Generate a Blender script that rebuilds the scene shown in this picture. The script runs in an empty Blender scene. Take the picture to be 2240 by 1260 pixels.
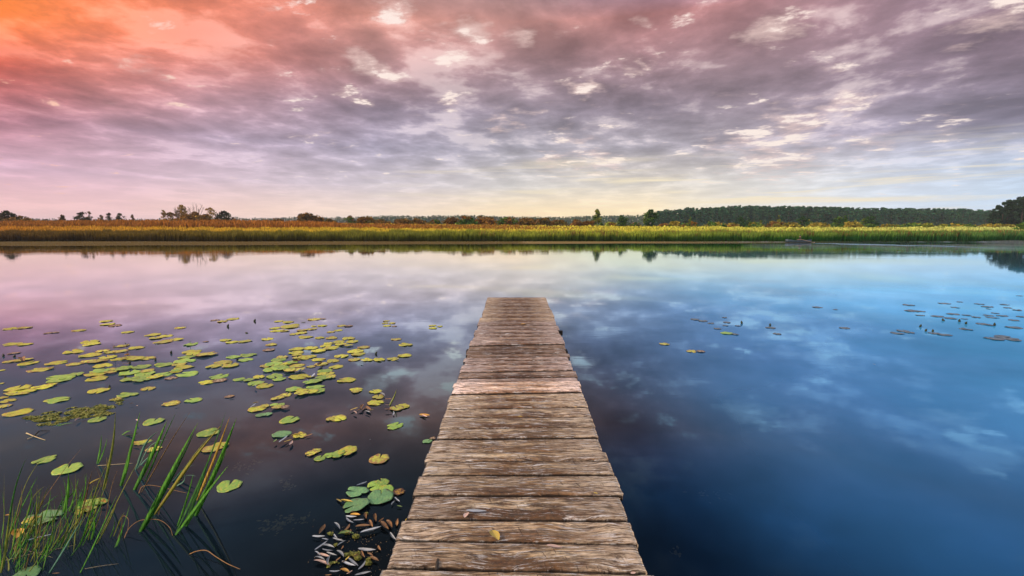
import bpy, bmesh, math, random
import numpy as np
from mathutils import Vector, noise as mnoise
R = math.radians
rnd = random.Random(7)
nr = np.random.default_rng(11)
scene = bpy.context.scene
col = scene.collection

# ---------------------------------------------------------------- camera
F_PX = 1058.0; PITCH = R(6.845); EYE = 2.0
cam_d = bpy.data.cameras.new('camera'); cam = bpy.data.objects.new('camera', cam_d); col.objects.link(cam)
cam.location = (0, 0, EYE); cam.rotation_euler = (R(90) - PITCH, 0, 0)
cam_d.sensor_width = 36; cam_d.lens = F_PX / 2240 * 36
cam_d.clip_start = 0.05; cam_d.clip_end = 9000
scene.camera = cam
scene.view_settings.view_transform = 'Standard'; scene.view_settings.look = 'None'
scene.view_settings.exposure = 0.0; scene.view_settings.gamma = 1.0
scene.view_settings.use_curve_mapping = False
CT, ST = math.cos(PITCH), math.sin(PITCH)

def ray(px, py):
    a = (px - 1120) / F_PX; b = (630 - py) / F_PX
    return Vector((a, CT + b * ST, -ST + b * CT))
def at_z(px, py, z=0.0, slope=0.0):
    d = ray(px, py); t = (EYE - z) / (slope * d.y - d.z)
    return Vector((0, 0, EYE)) + d * t
def at_y(px, py, y):
    d = ray(px, py); return Vector((0, 0, EYE)) + d * (y / d.y)
def project(v):
    d = Vector(v) - Vector((0, 0, EYE))
    w = d.y * CT - d.z * ST; u = d.y * ST + d.z * CT
    return 1120 + F_PX * d.x / w, 630 - F_PX * u / w

# ---------------------------------------------------------------- node helpers
class NT:
    def __init__(s, tree): s.t = tree; s.n = tree.nodes; s.l = tree.links
    def new(s, typ, **kw):
        n = s.n.new(typ)
        for k, v in kw.items(): setattr(n, k, v)
        return n
    def put(s, inp, v):
        if v is None: return
        if isinstance(v, bpy.types.NodeSocket): s.l.new(v, inp)
        else: inp.default_value = v
    def math(s, op, a, b=None, c=None, clamp=False):
        n = s.new('ShaderNodeMath', operation=op, use_clamp=clamp)
        s.put(n.inputs[0], a); s.put(n.inputs[1], b); s.put(n.inputs[2], c); return n.outputs[0]
    def vec(s, op, a, b=None, sc=None):
        n = s.new('ShaderNodeVectorMath', operation=op)
        s.put(n.inputs[0], a); s.put(n.inputs[1], b)
        if sc is not None: s.put(n.inputs['Scale'], sc)
        return n.outputs['Value'] if op in ('DOT_PRODUCT', 'LENGTH', 'DISTANCE') else n.outputs[0]
    def comb(s, x, y, z):
        n = s.new('ShaderNodeCombineXYZ'); s.put(n.inputs[0], x); s.put(n.inputs[1], y); s.put(n.inputs[2], z); return n.outputs[0]
    def sep(s, v):
        n = s.new('ShaderNodeSeparateXYZ'); s.put(n.inputs[0], v); return n.outputs
    def noise(s, v, scale=1, detail=4, rough=.5, dist=0, col=False):
        n = s.new('ShaderNodeTexNoise'); s.put(n.inputs['Vector'], v)
        n.inputs['Scale'].default_value = scale; n.inputs['Detail'].default_value = detail
        n.inputs['Roughness'].default_value = rough; n.inputs['Distortion'].default_value = dist
        return n.outputs['Color' if col else 'Fac']
    def voro(s, v, scale=1, out='Distance', feature='F1', rnd_=1.0):
        n = s.new('ShaderNodeTexVoronoi', feature=feature); s.put(n.inputs['Vector'], v)
        n.inputs['Scale'].default_value = scale; n.inputs['Randomness'].default_value = rnd_
        return n.outputs[out]
    def ramp(s, f, stops, interp='LINEAR'):
        n = s.new('ShaderNodeValToRGB'); s.put(n.inputs[0], f); cr = n.color_ramp; cr.interpolation = interp
        while len(cr.elements) < len(stops): cr.elements.new(0.5)
        for e, (p, c) in zip(cr.elements, sorted(stops, key=lambda q: q[0])):
            e.position = p; e.color = (c, c, c, 1) if isinstance(c, (int, float)) else (*c[:3], 1)
        return n.outputs[0]
    def mr(s, v, a, b, c=0.0, d=1.0, smooth=False):
        n = s.new('ShaderNodeMapRange', interpolation_type='SMOOTHSTEP' if smooth else 'LINEAR')
        for i, q in enumerate((v, a, b, c, d)): s.put(n.inputs[i], q)
        return n.outputs[0]
    def mix(s, f, a, b, mode='MIX'):
        n = s.new('ShaderNodeMix', data_type='RGBA', blend_type=mode)
        s.put(n.inputs[0], f)
        for i, q in ((6, a), (7, b)):
            if isinstance(q, (tuple, list)): q = (*q[:3], 1)
            s.put(n.inputs[i], q)
        return n.outputs[2]
    def bump(s, h, strength=.5, dist=.01, normal=None):
        n = s.new('ShaderNodeBump'); s.put(n.inputs['Height'], h)
        n.inputs['Strength'].default_value = strength; n.inputs['Distance'].default_value = dist
        if normal is not None: s.put(n.inputs['Normal'], normal)
        return n.outputs[0]

def lin(c):
    return tuple((v / 255 / 12.92) if v / 255 <= .04045 else ((v / 255 + .055) / 1.055) ** 2.4 for v in c)

# ---------------------------------------------------------------- sky
SUN_AZ, SUN_EL = R(-115), R(32)          # azimuth from +Y, clockwise positive
world = bpy.data.worlds.new('World'); scene.world = world; world.use_nodes = True
world.cycles.sampling_method = 'MANUAL'; world.cycles.sample_map_resolution = 512
w = NT(world.node_tree); w.n.clear()
GX = [0, 280, 560, 840, 1120, 1400, 1680, 1960, 2240]
GY = [0, 100, 200, 300, 400, 462]
GRID = [
 [(252,130,32),(240,130,80),(228,134,112),(222,152,134),(226,158,142),(198,130,124),(186,136,138),(164,132,142),(142,116,128)],
 [(238,98,48),(234,134,102),(218,128,110),(208,150,140),(186,142,142),(170,128,130),(164,132,138),(152,126,138),(136,116,128)],
 [(200,98,100),(212,144,142),(190,148,158),(166,142,154),(152,134,144),(154,134,144),(158,138,148),(158,140,156),(142,126,142)],
 [(188,144,164),(186,156,176),(180,160,180),(164,156,180),(168,160,176),(162,154,172),(176,164,178),(178,170,190),(154,150,174)],
 [(218,178,196),(216,182,196),(208,188,198),(200,190,200),(200,198,200),(218,210,200),(216,212,208),(204,212,224),(184,206,226)],
 [(236,186,180),(232,188,186),(240,206,190),(236,214,196),(246,220,176),(250,226,178),(228,226,220),(206,218,232),(196,216,236)],
]
def grid_at(px, py):
    px = min(max(px, 0), 2239.9); py = min(max(py, 0), 461.9)
    i = int(px // 280); fx = px / 280 - i
    j = max(k for k in range(len(GY) - 1) if GY[k] <= py); fy = (py - GY[j]) / (GY[j + 1] - GY[j])
    g = lambda a, b: np.array(lin(GRID[a][b]))
    return (g(j, i) * (1 - fx) + g(j, i + 1) * fx) * (1 - fy) + (g(j + 1, i) * (1 - fx) + g(j + 1, i + 1) * fx) * fy
AZM = R(46.6)
def row(el):
    out = []
    for k in range(13):
        az = -AZM + 2 * AZM * k / 12
        d = Vector((math.sin(az) * math.cos(el), math.cos(az) * math.cos(el), math.sin(el)))
        px, py = project(Vector((0, 0, EYE)) + d)
        out.append((k / 12, tuple(grid_at(px, py))))
    return out
ROWS = [(R(-2), row(R(1.5))), (R(2), row(R(2))), (R(5), row(R(5))), (R(9), row(R(9))), (R(13), row(R(13))),
        (R(17), row(R(17))), (R(22), row(R(22)))]
# above the frame: mauve and slate to the left, clear blue to the right (seen mirrored in the water)
ROWS.append((R(29), [(0, (.30, .30, .36)), (.3, (.30, .30, .35)), (.5, (.26, .27, .32)), (.66, (.20, .34, .60)), (.85, (.22, .56, 1.15)), (1, (.22, .60, 1.25))]))
ROWS.append((R(42), [(0, (.80, .62, .62)), (.35, (.60, .56, .60)), (.55, (.55, .56, .66)), (.8, (.30, .62, 1.2)), (1, (.30, .70, 1.35))]))
ROWS.append((R(75), [(0, (.86, .76, .70)), (.5, (.80, .76, .74)), (1, (.62, .86, 1.25))]))
tc = w.new('ShaderNodeTexCoord').outputs['Generated']
X, Y, Z = w.sep(tc)
az = w.math('ARCTAN2', X, Y); el = w.math('ARCSINE', Z)
u = w.mr(az, -AZM, AZM)
base = None; prev = None
for e, st in ROWS:
    r_ = w.ramp(u, st)
    base = r_ if base is None else w.mix(w.mr(el, prev, e), base, r_)
    prev = e
# round the back the two sides meet in a plain pink grey
base = w.mix(w.mr(w.math('ABSOLUTE', az), 1.5, 2.9, smooth=True), base, (.82, .72, .72))
sky = w.new('ShaderNodeTexSky', sky_type='NISHITA'); sky.sun_disc = False
sky.sun_elevation = SUN_EL; sky.sun_rotation = SUN_AZ
# cloud layer on a flat plane overhead
den = w.math('ADD', w.math('MAXIMUM', Z, 0.0), .10)
pl = w.comb(w.math('DIVIDE', X, den), w.math('DIVIDE', Y, den), 0.0)
rot = w.new('ShaderNodeVectorRotate', rotation_type='Z_AXIS'); w.put(rot.inputs['Vector'], pl); rot.inputs['Angle'].default_value = R(14)
pl = rot.outputs[0]
warp = w.vec('SCALE', w.vec('SUBTRACT', w.noise(pl, 1.1, 3, .5, col=True), (.5, .5, .5)), sc=.30)
pl2 = w.vec('ADD', pl, warp)
n_big = w.noise(w.vec('MULTIPLY', pl2, (1, .8, 1)), 1.35, 4, .5)
n_mid = w.noise(w.vec('MULTIPLY', pl2, (1, .8, 1)), 3.6, 9, .58)
n_fine = w.noise(pl2, 9.0, 9, .62)
cellv = w.vec('ADD', w.vec('MULTIPLY', pl2, (1.0, .85, 1)), w.vec('SCALE', w.vec('SUBTRACT', w.noise(pl, 5.5, 6, .62, col=True), (.5, .5, .5)), sc=.34))
cn = w.new('ShaderNodeTexVoronoi', voronoi_dimensions='2D', feature='SMOOTH_F1'); w.put(cn.inputs['Vector'], cellv); cn.inputs['Scale'].default_value = 3.4; cn.inputs['Smoothness'].default_value = .35
cell = cn.outputs['Distance']                                   # 0 in the heart of a cloud lump, high in the seams
dens = w.math('ADD', w.math('ADD', w.math('MULTIPLY', n_big, .46), w.math('MULTIPLY', n_mid, .30)), w.math('ADD', w.math('MULTIPLY', n_fine, .15), w.math('MULTIPLY', w.mr(cell, .1, .62), .09)))
fade = w.mr(el, R(1.5), R(12), .12, 1.0, smooth=True)
hi = w.ramp(w.mr(dens, .39, .60), [(0, .60), (.35, .80), (.6, .98), (.8, 1.22), (1, 1.5)])                      # puff shading
shade = w.math('ADD', w.math('MULTIPLY', w.math('SUBTRACT', hi, 1.0), fade), 1.0)
base2 = w.vec('SCALE', base, sc=w.math('MULTIPLY', shade, w.mr(el, 0, R(10), 1.2, 1.0)))
base2 = w.mix(w.math('MULTIPLY', w.mr(shade, 1.12, 1.5), w.mr(u, .05, .5, .10, .36)), base2, (.98, .84, .78))
# gaps where bright cloud edges show
Q = w.comb(az, w.math('MULTIPLY', el, 1.9), 0.0)
qn = w.vec('SCALE', w.vec('SUBTRACT', w.noise(pl, 4.0, 6, .6, col=True), (.5, .5, .5)), sc=.16)
Q = w.vec('ADD', Q, qn)
BL = [(872,34,60,1),(1035,62,60,1),(1140,86,70,.9),(800,140,60,1),(845,155,60,.8),(775,205,40,.8),(985,125,60,.9),(1425,132,28,1),(1375,155,46,.8),(1278,185,40,1),(1100,268,48,.9),(1170,244,45,.7),(1690,62,78,1),(1640,75,50,.8),(1735,140,30,.5),(2180,52,70,.95),(2110,70,60,.6),(1850,230,60,.9),(1735,270,80,.9),(1640,305,70,.7),(1560,310,50,.6),(1310,350,65,.9),(1210,345,60,.7),(980,232,40,.7),(1410,50,40,.6),(1820,150,44,.5),(320,150,50,.7),(600,15,40,.4),(700,300,45,.5),(1700,350,110,.8),(1900,315,80,.5),(1260,300,60,.6),(2050,275,60,.4)]
gap = None
for px, py, sg, am in BL:
    d = ray(px, py).normalized(); a0 = math.atan2(d.x, d.y); e0 = math.asin(d.z) * 1.9
    b_ = w.mr(w.vec('DISTANCE', Q, (a0, e0, 0)), sg / F_PX * 1.2, 0.0, 0.0, am, smooth=True)
    gap = b_ if gap is None else w.math('MAXIMUM', gap, b_)
DB = [(880,205,150,.20),(1010,205,90,.16),(1200,130,170,.16),(1440,225,190,.16),(1360,50,90,.12),(1620,170,170,.10),(640,215,130,.10),(560,150,120,.12),(60,225,110,.24),(40,110,80,.14),(200,195,110,.14),(420,65,110,.10),(2200,130,150,.14),(2180,235,120,.14),(1950,150,160,.08),(1260,285,110,.14),(1060,310,120,.12),(1500,365,200,.08),(1720,330,120,.08),(300,290,110,.08)]
dark = None
for px, py, sg, am in DB:
    d = ray(px, py).normalized(); a0 = math.atan2(d.x, d.y); e0 = math.asin(d.z) * 2.6
    b_ = w.mr(w.vec('DISTANCE', w.vec('MULTIPLY', Q, (1, 2.6 / 1.9, 1)), (a0, e0, 0)), sg / F_PX * 1.25, 0.0, 0.0, am * 1.3, smooth=True)
    dark = b_ if dark is None else w.math('MAXIMUM', dark, b_)
base2 = w.vec('SCALE', base2, sc=w.math('SUBTRACT', 1.06, dark))
streak = w.noise(w.vec('MULTIPLY', pl2, (1.0, 1.5, 1)), 4.6, 9, .64)
g = w.math('ADD', w.math('MULTIPLY', gap, .50), w.math('MULTIPLY', w.math('SUBTRACT', streak, .5), 2.3))
g = w.math('ADD', g, w.math('MULTIPLY', w.math('SUBTRACT', n_mid, .5), .8))
g = w.math('ADD', g, w.mr(cell, .30, .62, -.10, .16))
gm = w.math('MULTIPLY', w.mr(g, .34, .66, smooth=True), w.mr(el, R(28), R(24)))
gm = w.math('MULTIPLY', gm, w.mr(el, R(1.5), R(5), .25, 1.0))
gapcol = w.mix(w.mr(el, R(4), R(20)), (1.0, .88, .80), (1.05, .86, .78))
gapcol = w.mix(w.mr(u, .25, 0.0), gapcol, (1.0, .52, .36))
halo = w.math('MULTIPLY', w.mr(w.math('ADD', w.math('MULTIPLY', gap, .55), w.math('MULTIPLY', w.math('SUBTRACT', streak, .5), 1.3)), .10, .62, smooth=True), w.mr(el, R(28), R(24)))
c_ = w.mix(w.math('MULTIPLY', halo, w.mr(u, .0, .35, .25, .62)), base2, (.96, .70, .64))
c_ = w.mix(gm, c_, gapcol)
# long thin bars of light low over the wood
bars = w.noise(w.comb(w.math('MULTIPLY', az, 2.2), w.math('MULTIPLY', el, 46), 0.0), 1.3, 6, .55, .6)
bm_ = w.math('MULTIPLY', w.mr(bars, .50, .68, smooth=True), w.mr(w.math('ABSOLUTE', w.math('SUBTRACT', el, R(4.4))), R(5), R(1), smooth=True))
bm_ = w.math('MULTIPLY', bm_, w.mr(u, .30, .55))
c_ = w.mix(w.math('MULTIPLY', bm_, .85), c_, (1.0, .86, .60))
mixsky = w.mix(.04, c_, w.vec('SCALE', sky.outputs[0], sc=.1))
bg = w.new('ShaderNodeBackground'); w.put(bg.inputs[0], mixsky); bg.inputs[1].default_value = 1.0
wo = w.new('ShaderNodeOutputWorld'); w.l.new(bg.outputs[0], wo.inputs[0])

sun_d = bpy.data.lights.new('sun', 'SUN'); sun = bpy.data.objects.new('sun', sun_d); col.objects.link(sun)
sun_d.energy = 3.2; sun_d.angle = R(12); sun_d.color = (1.0, .84, .68)
sd = Vector((math.sin(SUN_AZ) * math.cos(SUN_EL), math.cos(SUN_AZ) * math.cos(SUN_EL), math.sin(SUN_EL)))
sun.rotation_euler = sd.to_track_quat('Z', 'Y').to_euler(); sun.location = sd * 40 + Vector((0, 0, 5))

# ---------------------------------------------------------------- object helpers
def mat(name):
    m = bpy.data.materials.new(name); m.use_nodes = True; t = NT(m.node_tree)
    b = m.node_tree.nodes['Principled BSDF']; return m, t, b
def tag(o, label=None, cat=None, group=None, kind=None):
    if label: o['label'] = label
    if cat: o['category'] = cat
    if group: o['group'] = group
    if kind: o['kind'] = kind
    return o
def meshobj(name, verts, faces, m=None, parent=None, smooth=False, colors=None):
    me = bpy.data.meshes.new(name); me.from_pydata([tuple(v) for v in verts], [], faces); me.update()
    if m: me.materials.append(m)
    if smooth: me.polygons.foreach_set('use_smooth', [True] * len(me.polygons))
    if colors is not None:
        a = me.color_attributes.new('Col', 'FLOAT_COLOR', 'POINT')
        c = np.ones((len(verts), 4)); c[:, :3] = colors; a.data.foreach_set('color', c.ravel().astype(np.float32))
    o = bpy.data.objects.new(name, me); col.objects.link(o)
    if parent: o.parent = parent
    return o
def fastmesh(name, V, quads, m, colors=None, parent=None):
    V = np.asarray(V, np.float32); quads = np.asarray(quads, np.int32); k = quads.shape[1]
    me = bpy.data.meshes.new(name); me.vertices.add(len(V)); me.vertices.foreach_set('co', V.ravel())
    me.loops.add(quads.size); me.loops.foreach_set('vertex_index', quads.ravel())
    me.polygons.add(len(quads)); me.polygons.foreach_set('loop_start', np.arange(0, quads.size, k, dtype=np.int32))
    me.polygons.foreach_set('loop_total', np.full(len(quads), k, np.int32)); me.update(calc_edges=True)
    if colors is not None:
        a = me.color_attributes.new('Col', 'FLOAT_COLOR', 'POINT')
        c = np.ones((len(V), 4), np.float32); c[:, :3] = colors; a.data.foreach_set('color', c.ravel())
    me.materials.append(m)
    o = bpy.data.objects.new(name, me); col.objects.link(o)
    if parent: o.parent = parent
    return o
def empty(name, loc, rz=0):
    o = bpy.data.objects.new(name, None); col.objects.link(o); o.location = loc; o.rotation_euler = (0, 0, rz)
    o.empty_display_size = .2; return o
def copy_tree(o, parent=None):
    kids = list(o.children); c = o.copy(); col.objects.link(c); c.parent = parent
    for ch in kids: copy_tree(ch, c)
    return c
def tube(pts, rads, n=6):
    V = []; Fc = []
    for i, (p, r) in enumerate(zip(pts, rads)):
        p = Vector(p); a = Vector(pts[max(i - 1, 0)]); b = Vector(pts[min(i + 1, len(pts) - 1)])
        t = (b - a).normalized(); s = t.cross(Vector((0, 1, 0)) if abs(t.y) < .9 else Vector((1, 0, 0))).normalized(); q = t.cross(s)
        for k in range(n):
            an = 2 * math.pi * k / n; V.append(p + (s * math.cos(an) + q * math.sin(an)) * r)
    for i in range(len(pts) - 1):
        for k in range(n):
            Fc.append((i * n + k, i * n + (k + 1) % n, (i + 1) * n + (k + 1) % n, (i + 1) * n + k))
    Fc.append(tuple(range(n))[::-1]); Fc.append(tuple((len(pts) - 1) * n + k for k in range(n)))
    return V, Fc
class MB:
    def __init__(s): s.v = []; s.f = []
    def add(s, V, Fc):
        o = len(s.v); s.v += [tuple(q) for q in V]; s.f += [tuple(i + o for i in f) for f in Fc]
    def box(s, x0, x1, y0, y1, z0, z1):
        s.add([(x0,y0,z0),(x1,y0,z0),(x1,y1,z0),(x0,y1,z0),(x0,y0,z1),(x1,y0,z1),(x1,y1,z1),(x0,y1,z1)],
              [(0,3,2,1),(4,5,6,7),(0,1,5,4),(1,2,6,5),(2,3,7,6),(3,0,4,7)])
    def build(s, name, m, parent=None, smooth=False): return meshobj(name, s.v, s.f, m, parent, smooth)

# ---------------------------------------------------------------- materials
def foliage_mat(name, rough=.75, trans=.25, spread=.25):
    m, t, b = mat(name)
    c = t.new('ShaderNodeVertexColor', layer_name='Col').outputs[0]
    r = t.new('ShaderNodeNewGeometry').outputs['Random Per Island']
    c2 = t.vec('SCALE', c, sc=t.mr(r, 0, 1, 1 - spread, 1 + spread))
    t.put(b.inputs['Base Color'], c2); b.inputs['Roughness'].default_value = rough; b.inputs['Specular IOR Level'].default_value = .2
    tr = t.new('ShaderNodeBsdfTranslucent'); t.put(tr.inputs[0], c2)
    mx = t.new('ShaderNodeMixShader'); mx.inputs[0].default_value = trans
    out = m.node_tree.nodes['Material Output']
    t.l.new(b.outputs[0], mx.inputs[1]); t.l.new(tr.outputs[0], mx.inputs[2]); t.l.new(mx.outputs[0], out.inputs[0])
    return m
M_FOL = foliage_mat('foliage'); M_REED = foliage_mat('reeds', .8, .3, .35); M_PINE = foliage_mat('pine_needles', .85, .12, .3)
def simple(name, c, rough=.7, spec=.3, var=.25, scale=8):
    m, t, b = mat(name); tcn = t.new('ShaderNodeTexCoord').outputs['Object']
    n = t.noise(tcn, scale, 5, .6)
    t.put(b.inputs['Base Color'], t.vec('SCALE', (*c,), sc=t.mr(n, .3, .7, 1 - var, 1 + var)))
    b.inputs['Roughness'].default_value = rough; b.inputs['Specular IOR Level'].default_value = spec
    return m
M_BARK = simple('bark', (.10, .075, .055)); M_PBARK = simple('pine_bark', (.07, .045, .035)); M_BIRCH = simple('pale_bark', (.5, .47, .42))

# weathered plank
def wood_mat():
    m, t, b = mat('weathered_wood')
    oi = t.new('ShaderNodeObjectInfo'); P0 = t.new('ShaderNodeTexCoord').outputs['Object']
    off = t.vec('SCALE', (13.1, 7.7, 3.3), sc=t.math('MULTIPLY', oi.outputs['Random'], 9.0))
    P = t.vec('ADD', P0, off)
    x, y, z = t.sep(P)
    # knots
    kv = t.comb(t.math('MULTIPLY', x, 1.25), t.math('MULTIPLY', y, 2.6), 0.0)
    kn = t.new('ShaderNodeTexVoronoi', voronoi_dimensions='2D'); t.put(kn.inputs['Vector'], kv); kn.inputs['Scale'].default_value = 1.5; kd = kn.outputs['Distance']
    km = t.mr(kd, .16, .02, smooth=True)
    flow = t.mr(kd, .45, .05, 0.0, .035, smooth=True)
    lowf = t.noise(t.comb(t.math('MULTIPLY', x, 2.2), t.math('MULTIPLY', y, 5), z), 1, 3, .5)
    y2 = t.math('ADD', t.math('ADD', y, flow), t.math('MULTIPLY', lowf, .02))
    fib = t.noise(t.comb(t.math('MULTIPLY', x, 14), t.math('MULTIPLY', y2, 150), t.math('MULTIPLY', z, 20)), 1, 6, .68)
    fib2 = t.noise(t.comb(t.math('MULTIPLY', x, 2.2), t.math('MULTIPLY', y2, 44), 3.0), 1, 5, .62)
    broad = t.noise(t.comb(t.math('MULTIPLY', x, 1.8), t.math('MULTIPLY', y2, 9), 1.0), 1, 6, .6)
    blot = t.noise(P, 7, 8, .65)
    c = t.ramp(broad, [(.28, (.13, .078, .042)), (.40, (.22, .145, .08)), (.49, (.35, .265, .175)), (.585, (.54, .46, .37)), (.70, (.82, .77, .70))])
    c = t.mix(t.mr(blot, .38, .66, 0, .55), c, (.50, .45, .42))
    c = t.mix(t.mr(fib2, .50, .30, 0, .8), c, (.10, .055, .028))
    c = t.vec('SCALE', c, sc=t.mr(fib, .37, .61, .20, 1.62))
    # dark rings of the knots
    rings = t.math('SINE', t.math('MULTIPLY', kd, 150))
    c = t.mix(t.math('MULTIPLY', km, t.mr(rings, -1, 1, .45, .95)), c, (.10, .075, .065))
    # cross checks and cracks
    crk = t.noise(t.comb(t.math('ADD', t.math('MULTIPLY', x, 75), t.math('MULTIPLY', y, 22)), t.math('MULTIPLY', y, 9), 2.0), 1, 2, .5)
    crkm = t.math('MULTIPLY', t.mr(crk, .655, .69), t.mr(t.noise(P, 3.0, 2), .46, .56))
    c = t.mix(t.math('MULTIPLY', crkm, .8), c, (.05, .028, .018))
    lc = t.noise(t.comb(t.math('MULTIPLY', x, 1.5), t.math('MULTIPLY', y2, 60), 7.0), 1, 4, .5)
    lcm = t.mr(lc, .63, .66)
    c = t.mix(t.math('MULTIPLY', lcm, .85), c, (.035, .02, .012))
    # rusty rot and soil caught along the near and far edge
    yo = t.sep(P0)[1]; nearm = t.mr(yo, -.005, -.085, 0, 1); farm = t.mr(yo, .055, .10, 0, .5)
    ed = t.math('MAXIMUM', nearm, farm)
    rn = t.noise(t.comb(t.math('MULTIPLY', x, 3.4), t.math('MULTIPLY', y, 20), 5.0), 1, 9, .74)
    st = t.math('MULTIPLY', t.mr(t.math('ADD', rn, t.math('MULTIPLY', ed, .24)), .53, .61), t.math('MULTIPLY', oi.outputs['Alpha'], t.mr(t.math('ABSOLUTE', t.sep(P0)[0]), .18, .56, 1.25, .35)), clamp=True)
    stc = t.mix(t.mr(t.noise(P, 45, 6, .7), .35, .65), (.022, .011, .006), (.15, .065, .02))
    c = t.mix(t.math('MULTIPLY', st, .9), c, stc)
    c = t.mix(t.math('MULTIPLY', t.mr(t.noise(t.comb(t.math('MULTIPLY', x, 4), t.math('MULTIPLY', y, 26), 11.0), 1, 8, .7), .54, .66), .6), c, (.30, .155, .055))
    # light worn and bleached towards the ends
    endm = t.mr(t.math('ABSOLUTE', t.sep(P0)[0]), .22, .58, 0, .72)
    c = t.mix(t.math('MULTIPLY', endm, t.mr(fib, .42, .58)), c, (.68, .65, .67))
    c = t.mix(1.0, c, oi.outputs['Color'], 'MULTIPLY')
    dk = t.noise(t.comb(t.math('MULTIPLY', x, 7), t.math('MULTIPLY', y2, 48), 21.0), 1, 9, .78)
    c = t.mix(t.mr(dk, .51, .575, 0, .85), c, (.085, .045, .02))
    wt = t.noise(t.comb(t.math('MULTIPLY', x, 6), t.math('MULTIPLY', y2, 60), 31.0), 1, 9, .78)
    c = t.mix(t.mr(wt, .54, .60, 0, .65), c, (.80, .76, .71))
    # shade of the joints painted dark on side faces and undersides
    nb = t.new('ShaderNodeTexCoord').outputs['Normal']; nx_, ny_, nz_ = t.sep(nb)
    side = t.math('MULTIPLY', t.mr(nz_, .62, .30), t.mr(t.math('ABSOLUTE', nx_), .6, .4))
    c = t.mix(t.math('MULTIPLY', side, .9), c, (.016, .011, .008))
    t.put(b.inputs['Base Color'], c)
    t.put(b.inputs['Roughness'], t.mr(fib, .3, .7, .62, .85)); b.inputs['Specular IOR Level'].default_value = .35
    h = t.math('ADD', t.math('MULTIPLY', fib, .5), t.math('MULTIPLY', fib2, .7))
    h = t.math('SUBTRACT', h, t.math('MULTIPLY', t.math('MAXIMUM', crkm, lcm), .8))
    h = t.math('SUBTRACT', h, t.math('MULTIPLY', st, .35))
    t.put(b.inputs['Normal'], t.bump(h, 1.0, .012))
    return m
M_WOOD = wood_mat()

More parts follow.
